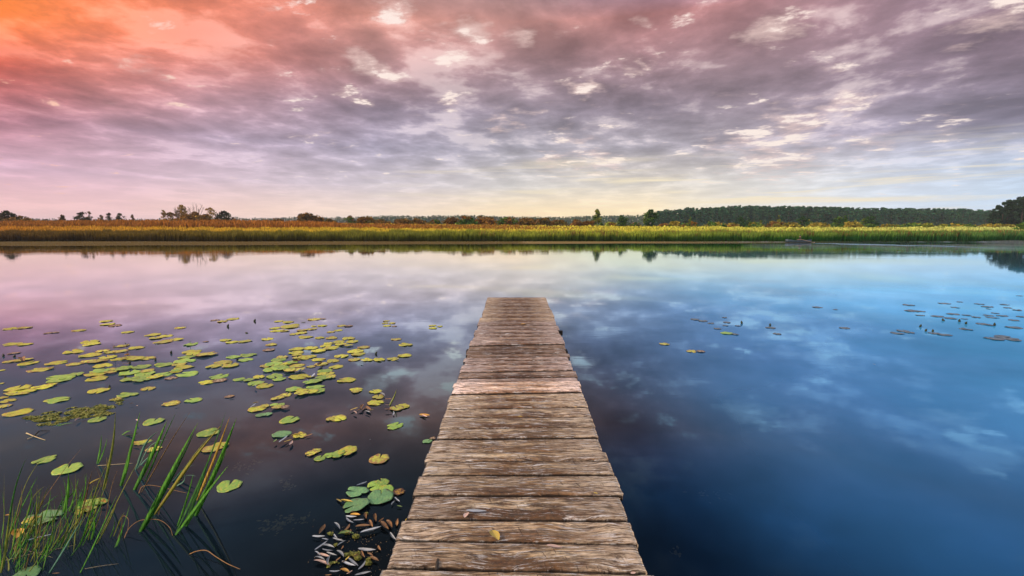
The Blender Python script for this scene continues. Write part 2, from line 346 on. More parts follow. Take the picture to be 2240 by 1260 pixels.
# water
def water_mat():
    m, t, b = mat('lake_water'); m.node_tree.nodes.remove(b)
    out = m.node_tree.nodes['Material Output']
    ge = t.new('ShaderNodeNewGeometry'); P = ge.outputs['Position']; x, y, z = t.sep(P)
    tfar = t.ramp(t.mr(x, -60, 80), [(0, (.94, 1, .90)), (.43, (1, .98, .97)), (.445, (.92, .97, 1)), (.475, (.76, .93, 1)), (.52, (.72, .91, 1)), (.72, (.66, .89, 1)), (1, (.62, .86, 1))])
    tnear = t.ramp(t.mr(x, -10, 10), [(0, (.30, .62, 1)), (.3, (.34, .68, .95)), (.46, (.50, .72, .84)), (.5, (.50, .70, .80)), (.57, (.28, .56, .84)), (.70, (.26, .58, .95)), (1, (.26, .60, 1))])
    tint = t.mix(t.mr(y, 5, t.mr(x, -4, 4, 13, 26), smooth=True), tnear, tfar)  # gloss tint by position recolours the mirrored sky, bluest close in
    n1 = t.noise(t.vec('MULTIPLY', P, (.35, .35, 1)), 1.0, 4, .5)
    body = t.ramp(t.mr(x, -8, 12), [(0, (.11, .17, .24)), (.2, (.06, .11, .17)), (.29, (.016, .036, .062)), (.37, (.004, .007, .012)), (.445, (.003, .005, .008)), (.47, (.008, .026, .052)), (.50, (.022, .085, .17)), (.54, (.040, .17, .36)), (.60, (.05, .23, .50)), (.70, (.07, .34, .66)), (1, (.09, .52, .86))])  # bluish sky reflection painted into the body colour on both sides
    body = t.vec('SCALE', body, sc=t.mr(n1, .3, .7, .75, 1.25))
    # painted sky blue in the body colour darkened towards the near water
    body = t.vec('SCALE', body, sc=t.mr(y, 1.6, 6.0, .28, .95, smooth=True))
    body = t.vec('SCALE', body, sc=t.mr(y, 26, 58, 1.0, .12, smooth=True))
    # shallow muddy shelf with weed in front of the far reeds
    edge = t.math('ADD', y, t.math('MULTIPLY', t.math('SUBTRACT', t.noise(t.vec('MULTIPLY', P, (.05, .05, 1)), 1, 4, .6), .5), 5))
    lim = t.mr(x, -60, 20, 60.5, 72)
    shelf = t.math('MULTIPLY', t.mr(t.math('SUBTRACT', edge, lim), -.5, 1.0), t.mr(x, 20, 60, 1, .25))
    # broad streaks of ruffled water
    rip = t.noise(t.vec('MULTIPLY', P, (3.0, 8.0, 1)), 1.0, 3, .5)
    rip2 = t.noise(t.vec('MULTIPLY', P, (.5, 1.2, 1)), 1.0, 3, .5)
    far = t.mr(y, 3, 40, .25, 1.0)
    patch = t.mr(t.noise(t.vec('MULTIPLY', P, (.10, .16, 1)), 1.0, 3, .5), .42, .60, .25, 1.0)
    h = t.math('MULTIPLY', t.math('ADD', t.math('MULTIPLY', rip, .4), rip2), t.math('MULTIPLY', far, patch))
    nrm = t.bump(h, .08, .03)
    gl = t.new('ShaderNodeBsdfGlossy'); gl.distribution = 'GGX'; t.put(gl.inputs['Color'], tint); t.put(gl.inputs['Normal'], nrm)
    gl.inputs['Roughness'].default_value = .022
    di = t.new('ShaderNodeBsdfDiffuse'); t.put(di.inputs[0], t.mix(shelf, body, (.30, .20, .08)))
    tr = t.new('ShaderNodeBsdfTransparent'); tr.inputs[0].default_value = (.55, .6, .6, 1)
    un = t.new('ShaderNodeMixShader'); t.put(un.inputs[0], t.mr(x, .8, 2.5, .42, 0.0))
    t.l.new(di.outputs[0], un.inputs[1]); t.l.new(tr.outputs[0], un.inputs[2])
    cosi = t.vec('DOT_PRODUCT', ge.outputs['Incoming'], ge.outputs['Normal'])
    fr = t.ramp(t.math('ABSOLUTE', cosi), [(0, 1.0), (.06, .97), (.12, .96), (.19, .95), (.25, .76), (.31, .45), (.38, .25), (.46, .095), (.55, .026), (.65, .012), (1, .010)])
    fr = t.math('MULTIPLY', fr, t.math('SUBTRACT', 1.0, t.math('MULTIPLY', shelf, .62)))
    refl_cut = t.math('MULTIPLY', t.mr(x, -.8, -5, smooth=True), t.mr(y, 10, 5.5, smooth=True))     # orange sky reflection held down by position over the near left
    fr = t.math('MULTIPLY', fr, t.mr(refl_cut, 0, 1, 1, .20))
    blue_side = t.math('MULTIPLY', t.mr(x, .8, 7, smooth=True), t.mr(y, 30, 11, smooth=True))
    fr = t.math('MULTIPLY', fr, t.mr(blue_side, 0, 1, 1, .60))     # reflection lowered so the painted sky blue shows on the open side
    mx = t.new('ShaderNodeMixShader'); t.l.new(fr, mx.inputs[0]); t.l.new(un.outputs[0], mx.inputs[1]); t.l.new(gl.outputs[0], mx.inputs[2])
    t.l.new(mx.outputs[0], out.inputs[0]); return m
M_WATER = water_mat()

def ground_mat():
    m, t, b = mat('marsh_ground'); P = t.new('ShaderNodeNewGeometry').outputs['Position']; x, y, z = t.sep(P)
    n = t.noise(P, .08, 6, .6); n2 = t.noise(P, 1.2, 5, .6)
    c = t.ramp(n, [(.3, (.10, .06, .02)), (.5, (.16, .12, .03)), (.7, (.11, .13, .03))])
    c = t.mix(t.mr(x, -20, 40), c, (.15, .17, .04))
    c = t.vec('SCALE', c, sc=t.mr(n2, .3, .7, .6, 1.3))
    c = t.mix(t.mr(y, 380, 420), c, (.03, .055, .028))
    c = t.mix(t.mr(z, .05, -.15), c, (.018, .017, .014))
    t.put(b.inputs['Base Color'], c); b.inputs['Roughness'].default_value = 1; b.inputs['Specular IOR Level'].default_value = 0
    return m
M_GROUND = ground_mat()

# ---------------------------------------------------------------- ground, water
SHORE = 84.5
def shore_y(x): return SHORE + 1.2 * mnoise.noise(Vector((x * .05, 3.1, 0))) + .5 * mnoise.noise(Vector((x * .23, 7.1, 0)))
def ground_z(x, y):
    s = shore_y(x); d = y - s
    if y < -6: return min(.5, -.9 + (-6 - y) * .25)
    if d < -3: return -.9
    if d < 1.5: return -.9 + (d + 3) / 4.5 * 1.0
    k = min(max((x / max(y, 1) * 1058 + 800) / 1400, 0), 1)         # left higher than right
    top = 3.0 * (1 - k) + 1.5 * k
    e = min((d - 1.5) / 62, 1); z = .1 + (top - .1) * (e * e * (3 - 2 * e))
    pxx = x / max(y, 1) * 1058 + 1120; sm = lambda a, b, v: (lambda q: q * q * (3 - 2 * q))(min(max((v - a) / (b - a), 0), 1))
    z += 13 * sm(790, 960, y) + 9 * sm(425, 500, y) * sm(1410, 1450, pxx) * (1 - sm(790, 960, y))
    return z + .25 * mnoise.noise(Vector((x * .04, y * .04, 0))) * min(max(d - 2, 0) / 20, 1)
ys = list(np.concatenate([np.arange(-40, 80, 6.0), np.arange(80, 92, 1.0), np.arange(92, 170, 4.0), np.arange(170, 500, 15.0), np.arange(500, 780, 70.0), np.arange(780, 980, 20.0), np.arange(1000, 1500, 100.0), np.arange(1500, 2600, 250.0)]))
xs = list(np.concatenate([-np.geomspace(2600, 200, 12), np.arange(-190, 191, 4.0), np.geomspace(200, 2600, 12)]))
V = [(x, y, ground_z(x, y)) for y in ys for x in xs]; nx = len(xs)
Fc = [(j * nx + i, j * nx + i + 1, (j + 1) * nx + i + 1, (j + 1) * nx + i) for j in range(len(ys) - 1) for i in range(nx - 1)]
g_o = meshobj('ground', V, Fc, M_GROUND, smooth=True); tag(g_o, kind='structure')
wv = [(x, y, 0) for y in (-30, 0, 30, 60, 92) for x in (-600, -200, 0, 200, 600)]
wf = [(j * 5 + i, j * 5 + i + 1, (j + 1) * 5 + i + 1, (j + 1) * 5 + i) for j in range(4) for i in range(4)]
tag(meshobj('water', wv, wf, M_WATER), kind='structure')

# low swells that catch the sky: the boat's wake and the ripple along the reeds
def ridge(name, pts, width, h):
    V = []; Fc = []; n = len(pts); prof = [(-.5, 0), (-.25, .6), (0, 1), (.25, .6), (.5, 0)]
    for i, p in enumerate(pts):
        s = math.sin(math.pi * min(max(i / (n - 1), .02), .98)) ** .5 * (.6 + .8 * abs(mnoise.noise(Vector((p[0] * .6, p[1] * .3, 1)))))
        for a, b in prof: V.append((p[0], p[1] + a * width * (.5 + s), .004 + b * h * s))
    for i in range(n - 1):
        for k in range(4): Fc.append((i * 5 + k, (i + 1) * 5 + k, (i + 1) * 5 + k + 1, i * 5 + k + 1))
    return meshobj(name, V, Fc, M_WATER, smooth=True)
def px_line(px0, py0, px1, py1, n=60, wob=.6):
    a = at_z(px0, py0); b = at_z(px1, py1); out = []
    for i in range(n):
        p = a.lerp(b, i / (n - 1)); p.y += wob * mnoise.noise(Vector((p.x * .2, 5, px0))); out.append(p)
    return out
for (a, b, c, d, wd) in [(1775, 532.5, 1960, 535, .9), (1830, 534.5, 2090, 538.5, 1.3), (1960, 536, 2180, 542, 1.2)]:
    tag(ridge('boat_wake', px_line(a, b, c, d), wd * .6, .035), kind='structure')
for (a, c, wd) in [(-40, 420, .8), (380, 900, .7), (880, 1400, .6), (1380, 1900, .5), (1880, 2290, .5)]:
    tag(ridge('shore_ripple', px_line(a, 529.3, c, 529.3, 90, .5), wd, .06), kind='structure')

# ---------------------------------------------------------------- far reed beds (nobody could count them)
def blades(name, N, d0, d1, h0, h1, wd, colfn, px0=-120, px1=2360, power=1.0, keep=None, ztop=None):
    y = d0 + (d1 - d0) * nr.random(N) ** power
    px = px0 + (px1 - px0) * nr.random(N); x = (px - 1120) / 1058 * y
    if keep is not None:
        k = keep(px, y); x, y, px = x[k], y[k], px[k]
    N = len(x)
    sy = np.array([shore_y(a) for a in x]); y = y + (sy - SHORE)
    gz = np.array([ground_z(a, b) for a, b in zip(x, y)])
    clump = np.array([mnoise.noise(Vector((a * .35, b * .25, 9))) + .6 * mnoise.noise(Vector((a * 1.1, b * .6, 4))) for a, b in zip(x, y)])
    h = h0 + (h1 - h0) * nr.random(N) + clump * .32 * (h0 + h1) / 2
    if ztop is not None: h = h * np.interp(px, ztop[0], ztop[1])
    h = np.maximum(h, .25)
    yaw = nr.random(N) * math.pi; cw, sw = np.cos(yaw), np.sin(yaw); wv_ = wd * (.5 + nr.random(N))
    lx = nr.normal(0, .12, N) * h + .05 * h; ly = nr.normal(0, .10, N) * h
    V = np.zeros((N, 8, 3), np.float32); prof = [(0, .55), (.5, .9), (.84, 1.25), (1.0, .25)]
    for i, (t_, w_) in enumerate(prof):
        bend = t_ ** 2
        for s, q in ((-1, 0), (1, 1)):
            V[:, i * 2 + q, 0] = x + lx * bend + s * cw * wv_ * w_ * .5
            V[:, i * 2 + q, 1] = y + ly * bend + s * sw * wv_ * w_ * .5
            V[:, i * 2 + q, 2] = np.maximum(gz, -.05) - .03 + h * t_
    base_i = (np.arange(N) * 8)[:, None]
    quads = np.concatenate([base_i + np.array([2 * i, 2 * i + 1, 2 * i + 3, 2 * i + 2]) for i in range(3)], 0)
    C = colfn(px, y, clump)                                        # N x 3(stem, leaf, plume) x 3
    cc = np.zeros((N, 8, 3), np.float32)
    for i, k in enumerate((0, 1, 2, 2)):
        cc[:, i * 2] = C[:, k]; cc[:, i * 2 + 1] = C[:, k]
    cc = cc * (1.22 if name != 'rusty_reeds' else 1.1)
    return fastmesh(name, V.reshape(-1, 3), quads, M_REED, cc.reshape(-1, 3))
def zone(px, stops):
    xs_ = [s[0] for s in stops]; return np.stack([np.interp(px, xs_, [s[1][k] for s in stops]) for k in range(3)], 1)
def jit(c, amt): return c * (1 + amt * (nr.random((len(c), 1)) * 2 - 1)) 
def col_front(px, y, cl):
    stem = zone(px, [(0, (.014, .008, .004)), (700, (.022, .014, .006)), (1000, (.02, .022, .006)), (1400, (.014, .03, .006)), (1700, (.008, .04, .006)), (2240, (.008, .035, .012))])
    leaf = zone(px, [(0, (.05, .026, .008)), (450, (.08, .06, .01)), (900, (.08, .10, .012)), (1400, (.045, .10, .012)), (1750, (.02, .11, .01)), (2240, (.02, .085, .02))])
    tip = zone(px, [(0, (.12, .065, .012)), (400, (.17, .12, .018)), (900, (.20, .21, .025)), (1300, (.28, .32, .035)), (1600, (.17, .24, .03)), (1900, (.12, .20, .03)), (2240, (.08, .17, .04))])
    red = ((cl > .12) & (px > 1050) & (nr.random(len(px)) < .35))
    tip[red] = (.20, .09, .035)
    return np.stack([jit(stem, .4), jit(leaf, .4), jit(tip, .4)], 1)
def col_gold(px, y, cl):
    leaf = zone(px, [(0, (.30, .14, .015)), (400, (.36, .23, .02)), (900, (.32, .30, .025)), (1500, (.30, .38, .04)), (2240, (.28, .38, .09))])
    tip = zone(px, [(0, (.50, .22, .02)), (400, (.60, .36, .03)), (900, (.60, .46, .035)), (1500, (.52, .48, .06)), (2240, (.46, .50, .14))])
    return np.stack([jit(leaf * .6, .3), jit(leaf, .3), jit(tip, .35)], 1)
def col_brown(px, y, cl):
    leaf = zone(px, [(0, (.22, .08, .012)), (700, (.26, .09, .014)), (1200, (.25, .12, .02)), (2240, (.2, .18, .03))])
    tip = zone(px, [(0, (.33, .13, .018)), (700, (.36, .14, .02)), (1200, (.34, .18, .03)), (2240, (.3, .26, .04))])
    return np.stack([jit(leaf * .6, .3), jit(leaf, .3), jit(tip, .4)], 1)
tag(blades('reed_bed', 80000, 84.8, 92, 1.3, 1.85, .05, col_front), 'tall dark stemmed reeds standing in the water along the far shore', 'reeds', kind='stuff')
tag(blades('golden_reeds', 60000, 91, 118, 1.05, 1.4, .085, col_gold), 'golden yellow reed tops filling the marsh behind the waterside reeds', 'reeds', kind='stuff')
tag(blades('golden_grass', 14000, 118, 150, .9, 1.2, .2, col_gold, keep=lambda px, y: (px > 900) | (nr.random(len(px)) < .3)), 'pale yellow green marsh grass in front of the pine wood', 'grass', kind='stuff')
tag(blades('meadow_grass', 26000, 150, 350, 1.0, 1.5, .55, col_gold, px0=700, power=1.6), 'flat pale green and yellow meadow running back to the wood', 'grass', kind='stuff')
tag(blades('rusty_reeds', 26000, 118, 160, 1.3, 1.75, .2, col_brown, px1=1350, ztop=([0, 300, 700, 760, 1100, 1350], [1.0, 1.25, 1.3, .9, .8, .4])), 'rust brown dry reeds behind the golden ones on the left', 'reeds', kind='stuff')

# ---------------------------------------------------------------- trees and shrubs
def leaf_cloud(centers, radii, per, size, cols, squash=.7, droop=0):
    V = []; C = []
    for (c, r) in zip(centers, radii):
        n = max(6, int(per * nr.uniform(.7, 1.3)))
        u_ = nr.normal(size=(n, 3)); u_ /= np.linalg.norm(u_, axis=1)[:, None]
        p = np.array(c) + u_ * (r * nr.random((n, 1)) ** .45) * np.array([1, 1, squash])
        a = nr.normal(size=(n, 3)); a /= np.linalg.norm(a, axis=1)[:, None]
        b = np.cross(a, nr.normal(size=(n, 3))); b /= np.linalg.norm(b, axis=1)[:, None]
        s = size * nr.uniform(.6, 1.3, (n, 1))
        V.append(np.stack([p - a * s * .5, p + b * s * .32, p + a * s * .5, p - b * s * .32], 1))
        base_c = np.array(cols[nr.integers(len(cols))]) * nr.uniform(.75, 1.3)
        C.append(np.repeat((base_c * nr.uniform(.75, 1.3, (n, 1)))[:, None, :], 4, 1))
    V = np.concatenate(V).reshape(-1, 3); C = np.concatenate(C).reshape(-1, 3)
    return V, np.arange(len(V)).reshape(-1, 4), C
def crown_centers(h, w_, z0, shape, k):
    cs = []; rs = []
    for i in range(k):
        t_ = nr.random()
        if shape == 'cone': env = (1 - t_) ** .8 * .95 + .08
        elif shape == 'round': env = math.sqrt(max(0, 1 - (2 * t_ - .95) ** 2)) + .05
        elif shape == 'egg': env = math.sin(math.pi * min(1, (t_ * .86 + .12))) ** .7
        else: env = math.sqrt(max(0, 1 - t_ ** 2)) + .05         # dome
        a = nr.random() * 2 * math.pi; r = w_ / 2 * env * nr.random() ** .5 * .85
        cs.append((r * math.cos(a), r * math.sin(a), z0 + (h - z0) * (.06 + .9 * t_))); rs.append(w_ * nr.uniform(.13, .23) * (.5 + .6 * env))
    return cs, rs
def make_tree(name, x, y, h, w_, shape, cols, label, cat, z0=.25, k=26, per=30, size=None, trunk=M_BARK, group=None, trunk_r=None, limbs=5):
    gz = ground_z(x, y); root = empty(name, (x, y, gz - .05), rnd.random() * 6)
    size = size or max(.3, w_ * .12)
    w_ *= 1.12; k = int(k * 1.25); per = int(per * 1.2)
    cs, rs = crown_centers(h, w_, h * z0, shape, k)
    V, q, C = leaf_cloud(cs, rs, per, size, cols)
    tr = trunk_r or max(.06, h * .018)
    mb = MB(); wob = [nr.normal(0, .02 * h) for _ in range(2)]
    mb.add(*tube([(0, 0, -.2), (wob[0] * .4, 0, h * .3), (wob[0], wob[1], h * .62), (wob[0] * 1.1, wob[1], h * .93)], [tr * 1.3, tr, tr * .6, tr * .15]))
    for i in range(limbs):
        c = cs[int(nr.integers(len(cs)))]; z1 = max(h * z0 * .8, c[2] - h * .18)
        mb.add(*tube([(wob[0] * z1 / h, 0, z1), (c[0] * .5, c[1] * .5, (z1 + c[2]) / 2 + .1), c], [tr * .5, tr * .3, tr * .1], 5))
    mb.build('trunk', trunk, root); fastmesh('crown', V, q, M_PINE if cat == 'pine' else M_FOL, C, root)
    return tag(root, label, cat, group)
DK = [(.055, .042, .012), (.08, .048, .012), (.04, .045, .014)]
OR = [(.21, .10, .018), (.27, .13, .02), (.15, .085, .018)]
GO = [(.42, .24, .03), (.34, .19, .025), (.26, .18, .03)]
GR = [(.08, .16, .02), (.05, .12, .018), (.12, .19, .025)]
DG = [(.025, .075, .018), (.035, .095, .02), (.018, .055, .016)]
YG = [(.22, .26, .03), (.16, .22, .03), (.28, .27, .035)]
RB = [(.17, .085, .018), (.20, .115, .02), (.11, .085, .018)]
YB = [(.32, .24, .03), (.22, .20, .03), (.36, .27, .03)]
def tpx(name, px, top, wpx, d, shape, cols, label, cat='tree', **kw):
    x = (px - 1120) / 1058 * d; gz = ground_z(x, d)
    p = at_y(px, top, d); p.x = at_y(px, top, d).x
    return make_tree(name, p.x, d, p.z - gz + .05, wpx / 1058 * d, shape, cols, label, cat, **kw)
tpx('round_tree', 10, 461, 34, 190, 'round', DK, 'dark round tree standing on the marsh at the far left edge', z0=.1, k=34)
tpx('low_shrub', 42, 474, 40, 185, 'dome', DK + OR, 'low brown shrub right of the leftmost dark tree', 'shrub', z0=.0)
tpx('small_tree', 136, 470, 20, 190, 'cone', DK + OR, 'small dark pointed shrub alone between leftmost tree and the twin trees', 'shrub', z0=.05)
tpx('low_shrub', 97, 477, 14, 190, 'dome', DK, 'tiny dark shrub, first one right of the leftmost tree', 'shrub', z0=.0)
tpx('small_tree', 179, 463, 25, 200, 'egg', DK, 'broad dark tree, left one of the touching pair', z0=.05, k=30)
tpx('small_tree', 194, 462, 15, 201, 'cone', DK + OR, 'narrow pointed dark tree, right one of the touching pair', z0=.05)
tpx('small_tree', 221, 470, 14, 200, 'dome', DK + OR, 'small brownish tree just left of the thin trunked one', z0=.05)
tpx('small_tree', 237, 465, 12, 200, 'egg', DK, 'small slender dark tree with a bare lower trunk', z0=.3)
tpx('small_tree', 261, 466, 19, 200, 'round', DK, 'dark round topped tree right of the slender bare trunked one', z0=.15, k=30)
tpx('small_tree', 289, 469, 13, 200, 'cone', DK + OR, 'small pointed tree, last before the open gap and golden thicket', z0=.1)
tpx('golden_tree', 357, 455, 16, 205, 'cone', GO, 'narrow golden tree at the left end of the autumn thicket', z0=.05, k=30)
tpx('golden_tree', 372, 461, 20, 206, 'egg', GO + OR, 'low golden orange tree second in the autumn thicket', z0=.05)
tpx('golden_tree', 396, 448, 25, 210, 'egg', GO, 'tallest airy golden tree in the autumn thicket', z0=.22, k=34, per=22)
tpx('low_shrub', 425, 464, 34, 203, 'dome', OR + GO, 'orange brown bush beneath the bare branches', 'shrub', z0=0, k=34)
tpx('low_shrub', 405, 470, 40, 200, 'dome', OR, 'low orange bush at the foot of the tallest golden tree', 'shrub', z0=0, k=30)
tpx('low_shrub', 446, 471, 40, 200, 'dome', OR + RB, 'low rusty bush below the golden standard tree', 'shrub', z0=0, k=30)
tpx('golden_tree', 459, 454, 19, 206, 'round', GO, 'round golden tree on a slim trunk at the right of the thicket', z0=.45, k=26, per=22)
tpx('dark_tree', 489, 461, 31, 200, 'egg', DK, 'broad dark tree right of the autumn thicket', z0=.05, k=34)
def bare_tree(px, top, wpx, d, label):
    p = at_y(px, top, d); gz = ground_z(p.x, d); root = empty('bare_tree', (p.x, d, gz)); h = p.z - gz; mb = MB()
    for i in range(11):
        a = (i - 5) / 5 * wpx / 1058 * d * .5 + nr.normal(0, .2); hh = h * nr.uniform(.72, 1.0)
        pts = [(0, 0, 0), (a * .3, nr.normal(0, .3), hh * .4), (a * .7, nr.normal(0, .5), hh * .75), (a, nr.normal(0, .6), hh)]
        mb.add(*tube(pts, [.14, .10, .07, .035], 5))
        for k in range(4):
            t_ = nr.uniform(.45, .9); q = Vector(pts[2]).lerp(Vector(pts[3]), nr.random())
            mb.add(*tube([q, q + Vector((nr.normal(0, .5), nr.normal(0, .4), nr.uniform(.8, 1.6)))], [.05, .02], 4))
    mb.build('branches', M_BIRCH if False else simple('dry_bark', (.22, .15, .11)), root); tag(root, label, 'tree')
bare_tree(424, 444, 40, 207, 'bare leafless tree with many pale branches behind the orange bush')
bare_tree(387, 452, 14, 207, 'small bare branched tree beside the tallest golden tree')
tpx('low_shrub', 675, 470, 56, 190, 'dome', OR + DK, 'wide olive brown bush alone on the horizon left of centre', 'shrub', z0=0, k=44, per=34)
tpx('low_shrub', 765, 472, 22, 190, 'egg', OR + GR, 'small upright brown bush right of the wide olive brown one', 'shrub', z0=.1)
sh = [(15,480,30,RB),(60,481,40,RB),(610,480,30,RB),(720,481,30,RB),(800,478,44,RB),(832,483,50,RB),(880,481,44,RB),(915,482,44,RB),(950,482,34,RB+GR),(990,479,40,RB+OR),(1020,476,44,OR+GR),(1060,478,54,OR),(1110,479,50,OR+GR),(1150,480,50,RB),(1190,481,46,RB+OR),(1225,484,44,RB),(1262,483,40,OR),(1290,485,34,OR),(1335,488,34,OR+YG),(1390,489,30,GR+OR),(1450,490,30,OR+GR),(1478,487,34,YB),(1510,489,40,OR+GR),(1560,491,50,GR+YB),(1600,490,34,YB+OR),(1650,490,44,GR+YB),(1700,489,50,YB+OR),(1730,490,40,YB),(1790,491,48,YB),(1830,491,34,GR),(1865,489,40,YB),(1905,492,30,GR),(1950,494,44,YB+GR),(2000,493,54,YB+GR),(2030,490,26,YG),(2060,491,20,YG),(2090,495,54,YB+GR),(2120,495,34,GR),(2160,494,44,YB),(2190,494,50,YB),(2225,500,40,YB)]
names = {id(RB): 0}
for i, (px, top, wp, cs_) in enumerate(sh):
    hue = 'rust brown' if cs_[0] is RB[0] else 'olive and orange' if cs_[0] is OR[0] else 'mustard yellow' if cs_[0] is YB[0] else 'green' if cs_[0] is GR[0] else 'bright green'
    where = ('in front of the far left trees' if px < 100 else 'on the open brown marsh left of centre' if px < 760 else 'in the long thicket above the golden reeds' if px < 1300 else 'between the lone birch and the wood' if px < 1480 else 'along the left foot of the pine wood' if px < 1800 else 'along the right foot of the pine wood')
    lo = [q for q in sh if (q[0] < 100) == (px < 100) and (q[0] < 760) == (px < 760) and (q[0] < 1300) == (px < 1300) and (q[0] < 1480) == (px < 1480) and (q[0] < 1800) == (px < 1800)]
    k = lo.index(sh[i]); nth = ['first', 'second', 'third', 'fourth', 'fifth', 'sixth', 'seventh', 'eighth', 'ninth', 'tenth', 'eleventh', 'twelfth', 'thirteenth', 'fourteenth', 'fifteenth'][k]
    tpx('marsh_bush', px, top - 1, wp, 158 + (i * 7) % 17, 'dome', cs_, f'{hue} rounded bush, {nth} from left {where}', 'shrub', z0=0, k=26, per=44, group='bushes on the marsh')
tpx('birch_tree', 1307, 457, 26, 180, 'cone', YG + GR, 'tall light green pointed tree, tallest right of centre', z0=.05, k=40, trunk=M_BIRCH)
tpx('green_tree', 1362, 470, 24, 185, 'egg', GR + DG, 'small rounded dark green tree between the two taller ones', z0=.05, k=34)
tpx('green_tree', 1424, 459, 32, 170, 'egg', DG + GR, 'dense dark green tree with a forked pale trunk', z0=.12, k=46, trunk=M_BIRCH, trunk_r=.22)
tpx('green_tree', 1510, 474, 14, 185, 'cone', YG + GR, 'small light green pointed tree nearest the left end of the pine wood', z0=.05)
tpx('green_tree', 1473, 482, 18, 185, 'round', DG, 'little dark green tree right of the forked pale trunk', z0=.05)
tpx('green_tree', 1620, 475, 22, 185, 'egg', DG, 'dark green tree in front of the left half of the pine wood', z0=.05, k=30)
tpx('green_tree', 1638, 479, 13, 186, 'egg', GR + DG, 'small green tree touching the right side of a dark green one', z0=.05)
tpx('green_tree', 1665, 481, 12, 188, 'cone', GR + OR, 'small reddish green tree left of the yellow pointed one', z0=.05)
tpx('green_tree', 1704, 470, 12, 180, 'cone', YG, 'small bright yellow green pointed tree above the rowing boat', z0=.0, k=30)
tpx('green_tree', 1757, 473, 23, 182, 'round', DG, 'dark round tree directly above the rower', z0=.02, k=34)
tpx('green_tree', 1770, 480, 13, 181, 'round', YG, 'little bright green bush right of the dark tree above the rower', z0=0)
tpx('green_tree', 1834, 474, 24, 184, 'round', DG + GR, 'round green tree, left one of the overlapping pair', z0=0, k=34)
tpx('green_tree', 1850, 471, 20, 186, 'cone', DG + GR, 'pointed green tree, right one of the overlapping pair', z0=0, k=34)
tpx('green_tree', 1871, 480, 12, 182, 'cone', YG, 'small yellow green tree right of the overlapping pair', z0=0)
tpx('green_tree', 1890, 478, 16, 180, 'egg', GR + YG, 'small olive tree left of the large dark round one', z0=0)
tpx('green_tree', 1906, 472, 27, 181, 'round', DG, 'large dark round tree farthest right before the open meadow', z0=0, k=40)
tpx('green_bush', 2238, 489, 30, 125, 'dome', GR + [(.08, .22, .03)], 'bright green leafy bush at the right edge of the marsh', 'shrub', z0=0, k=40)

# pines: prototype meshes, then copies
PC = [(.016, .078, .036), (.026, .105, .046), (.011, .052, .028), (.045, .12, .045)]
PC2 = [(.020, .050, .024), (.028, .06, .028), (.016, .038, .02)]
def pine_parts(h, w_, seed, bare=.4, k=22, per=24, cols=PC):
    cs = []; rs = []
    for i in range(k):
        t_ = nr.random(); env = (1 - t_ ** 2.2) * .9 + .12; a = nr.random() * 6.283; r = w_ / 2 * env * nr.uniform(.2, .95)
        cs.append((r * math.cos(a), r * math.sin(a), h * (bare + (1 - bare) * .97 * t_))); rs.append(w_ * nr.uniform(.14, .24))
    V, q, C = leaf_cloud(cs, rs, per, w_ * .16, cols, .45)
    mb = MB(); mb.add(*tube([(0, 0, -1), (nr.normal(0, .1), 0, h * .5), (0, 0, h * .96)], [.22, .16, .05], 5))
    for c in cs[:7]: mb.add(*tube([(0, 0, c[2] - .6), c], [.09, .03], 4))
    return V, q, C, mb
protos = []
for i in range(6):
    h = 15.5 + i * .35; protos.append((h, pine_parts(h, nr.uniform(4.6, 6.2), i, bare=nr.uniform(.10, .30), k=36, per=22)))
protos_low = []
for i in range(6):
    h = 16; protos_low.append((h, pine_parts(h, nr.uniform(6, 8), i, bare=0.02, k=26, per=22, cols=[(.05, .12, .05), (.07, .14, .05), (.035, .09, .045), (.12, .15, .045)])))
EDGE = [(1428,468),(1440,461),(1500,456),(1560,453),(1620,451),(1700,452),(1800,454),(1900,456),(2000,457),(2100,459),(2150,461),(2200,458),(2260,458)]
def edge_top(px): return float(np.interp(px, [e[0] for e in EDGE], [e[1] for e in EDGE]))
LBL = 'dark green pine in the front row of the long wood behind the marsh'
made = {}
def put_pine(px, d, top, label, group, variant=None):
    i = variant if variant is not None else int(nr.integers(6)); x = (px - 1120) / 1058 * d; gz = ground_z(x, d)
    H = at_y(px, top, d).z - gz; h, (V, q, C, mb) = protos[i]
    if i not in made:
        root = empty('pine_tree', (0, 0, 0)); mb.build('trunk', M_PBARK, root); fastmesh('crown', V, q, M_PINE, C, root); made[i] = root; o = root
    else: o = copy_tree(made[i])
    s = H / h; o.location = (x, d, gz); o.scale = (s * nr.uniform(.9, 1.25), s * nr.uniform(.9, 1.2), s); o.rotation_euler = (0, 0, nr.random() * 6.28)
    return tag(o, label, 'pine', group)
px = 1432
while px < 2180:
    put_pine(px, 395 + nr.uniform(-12, 12), edge_top(px) + nr.uniform(-3.5, 7), LBL, 'pines along the front of the wood'); px += nr.uniform(4.2, 8)
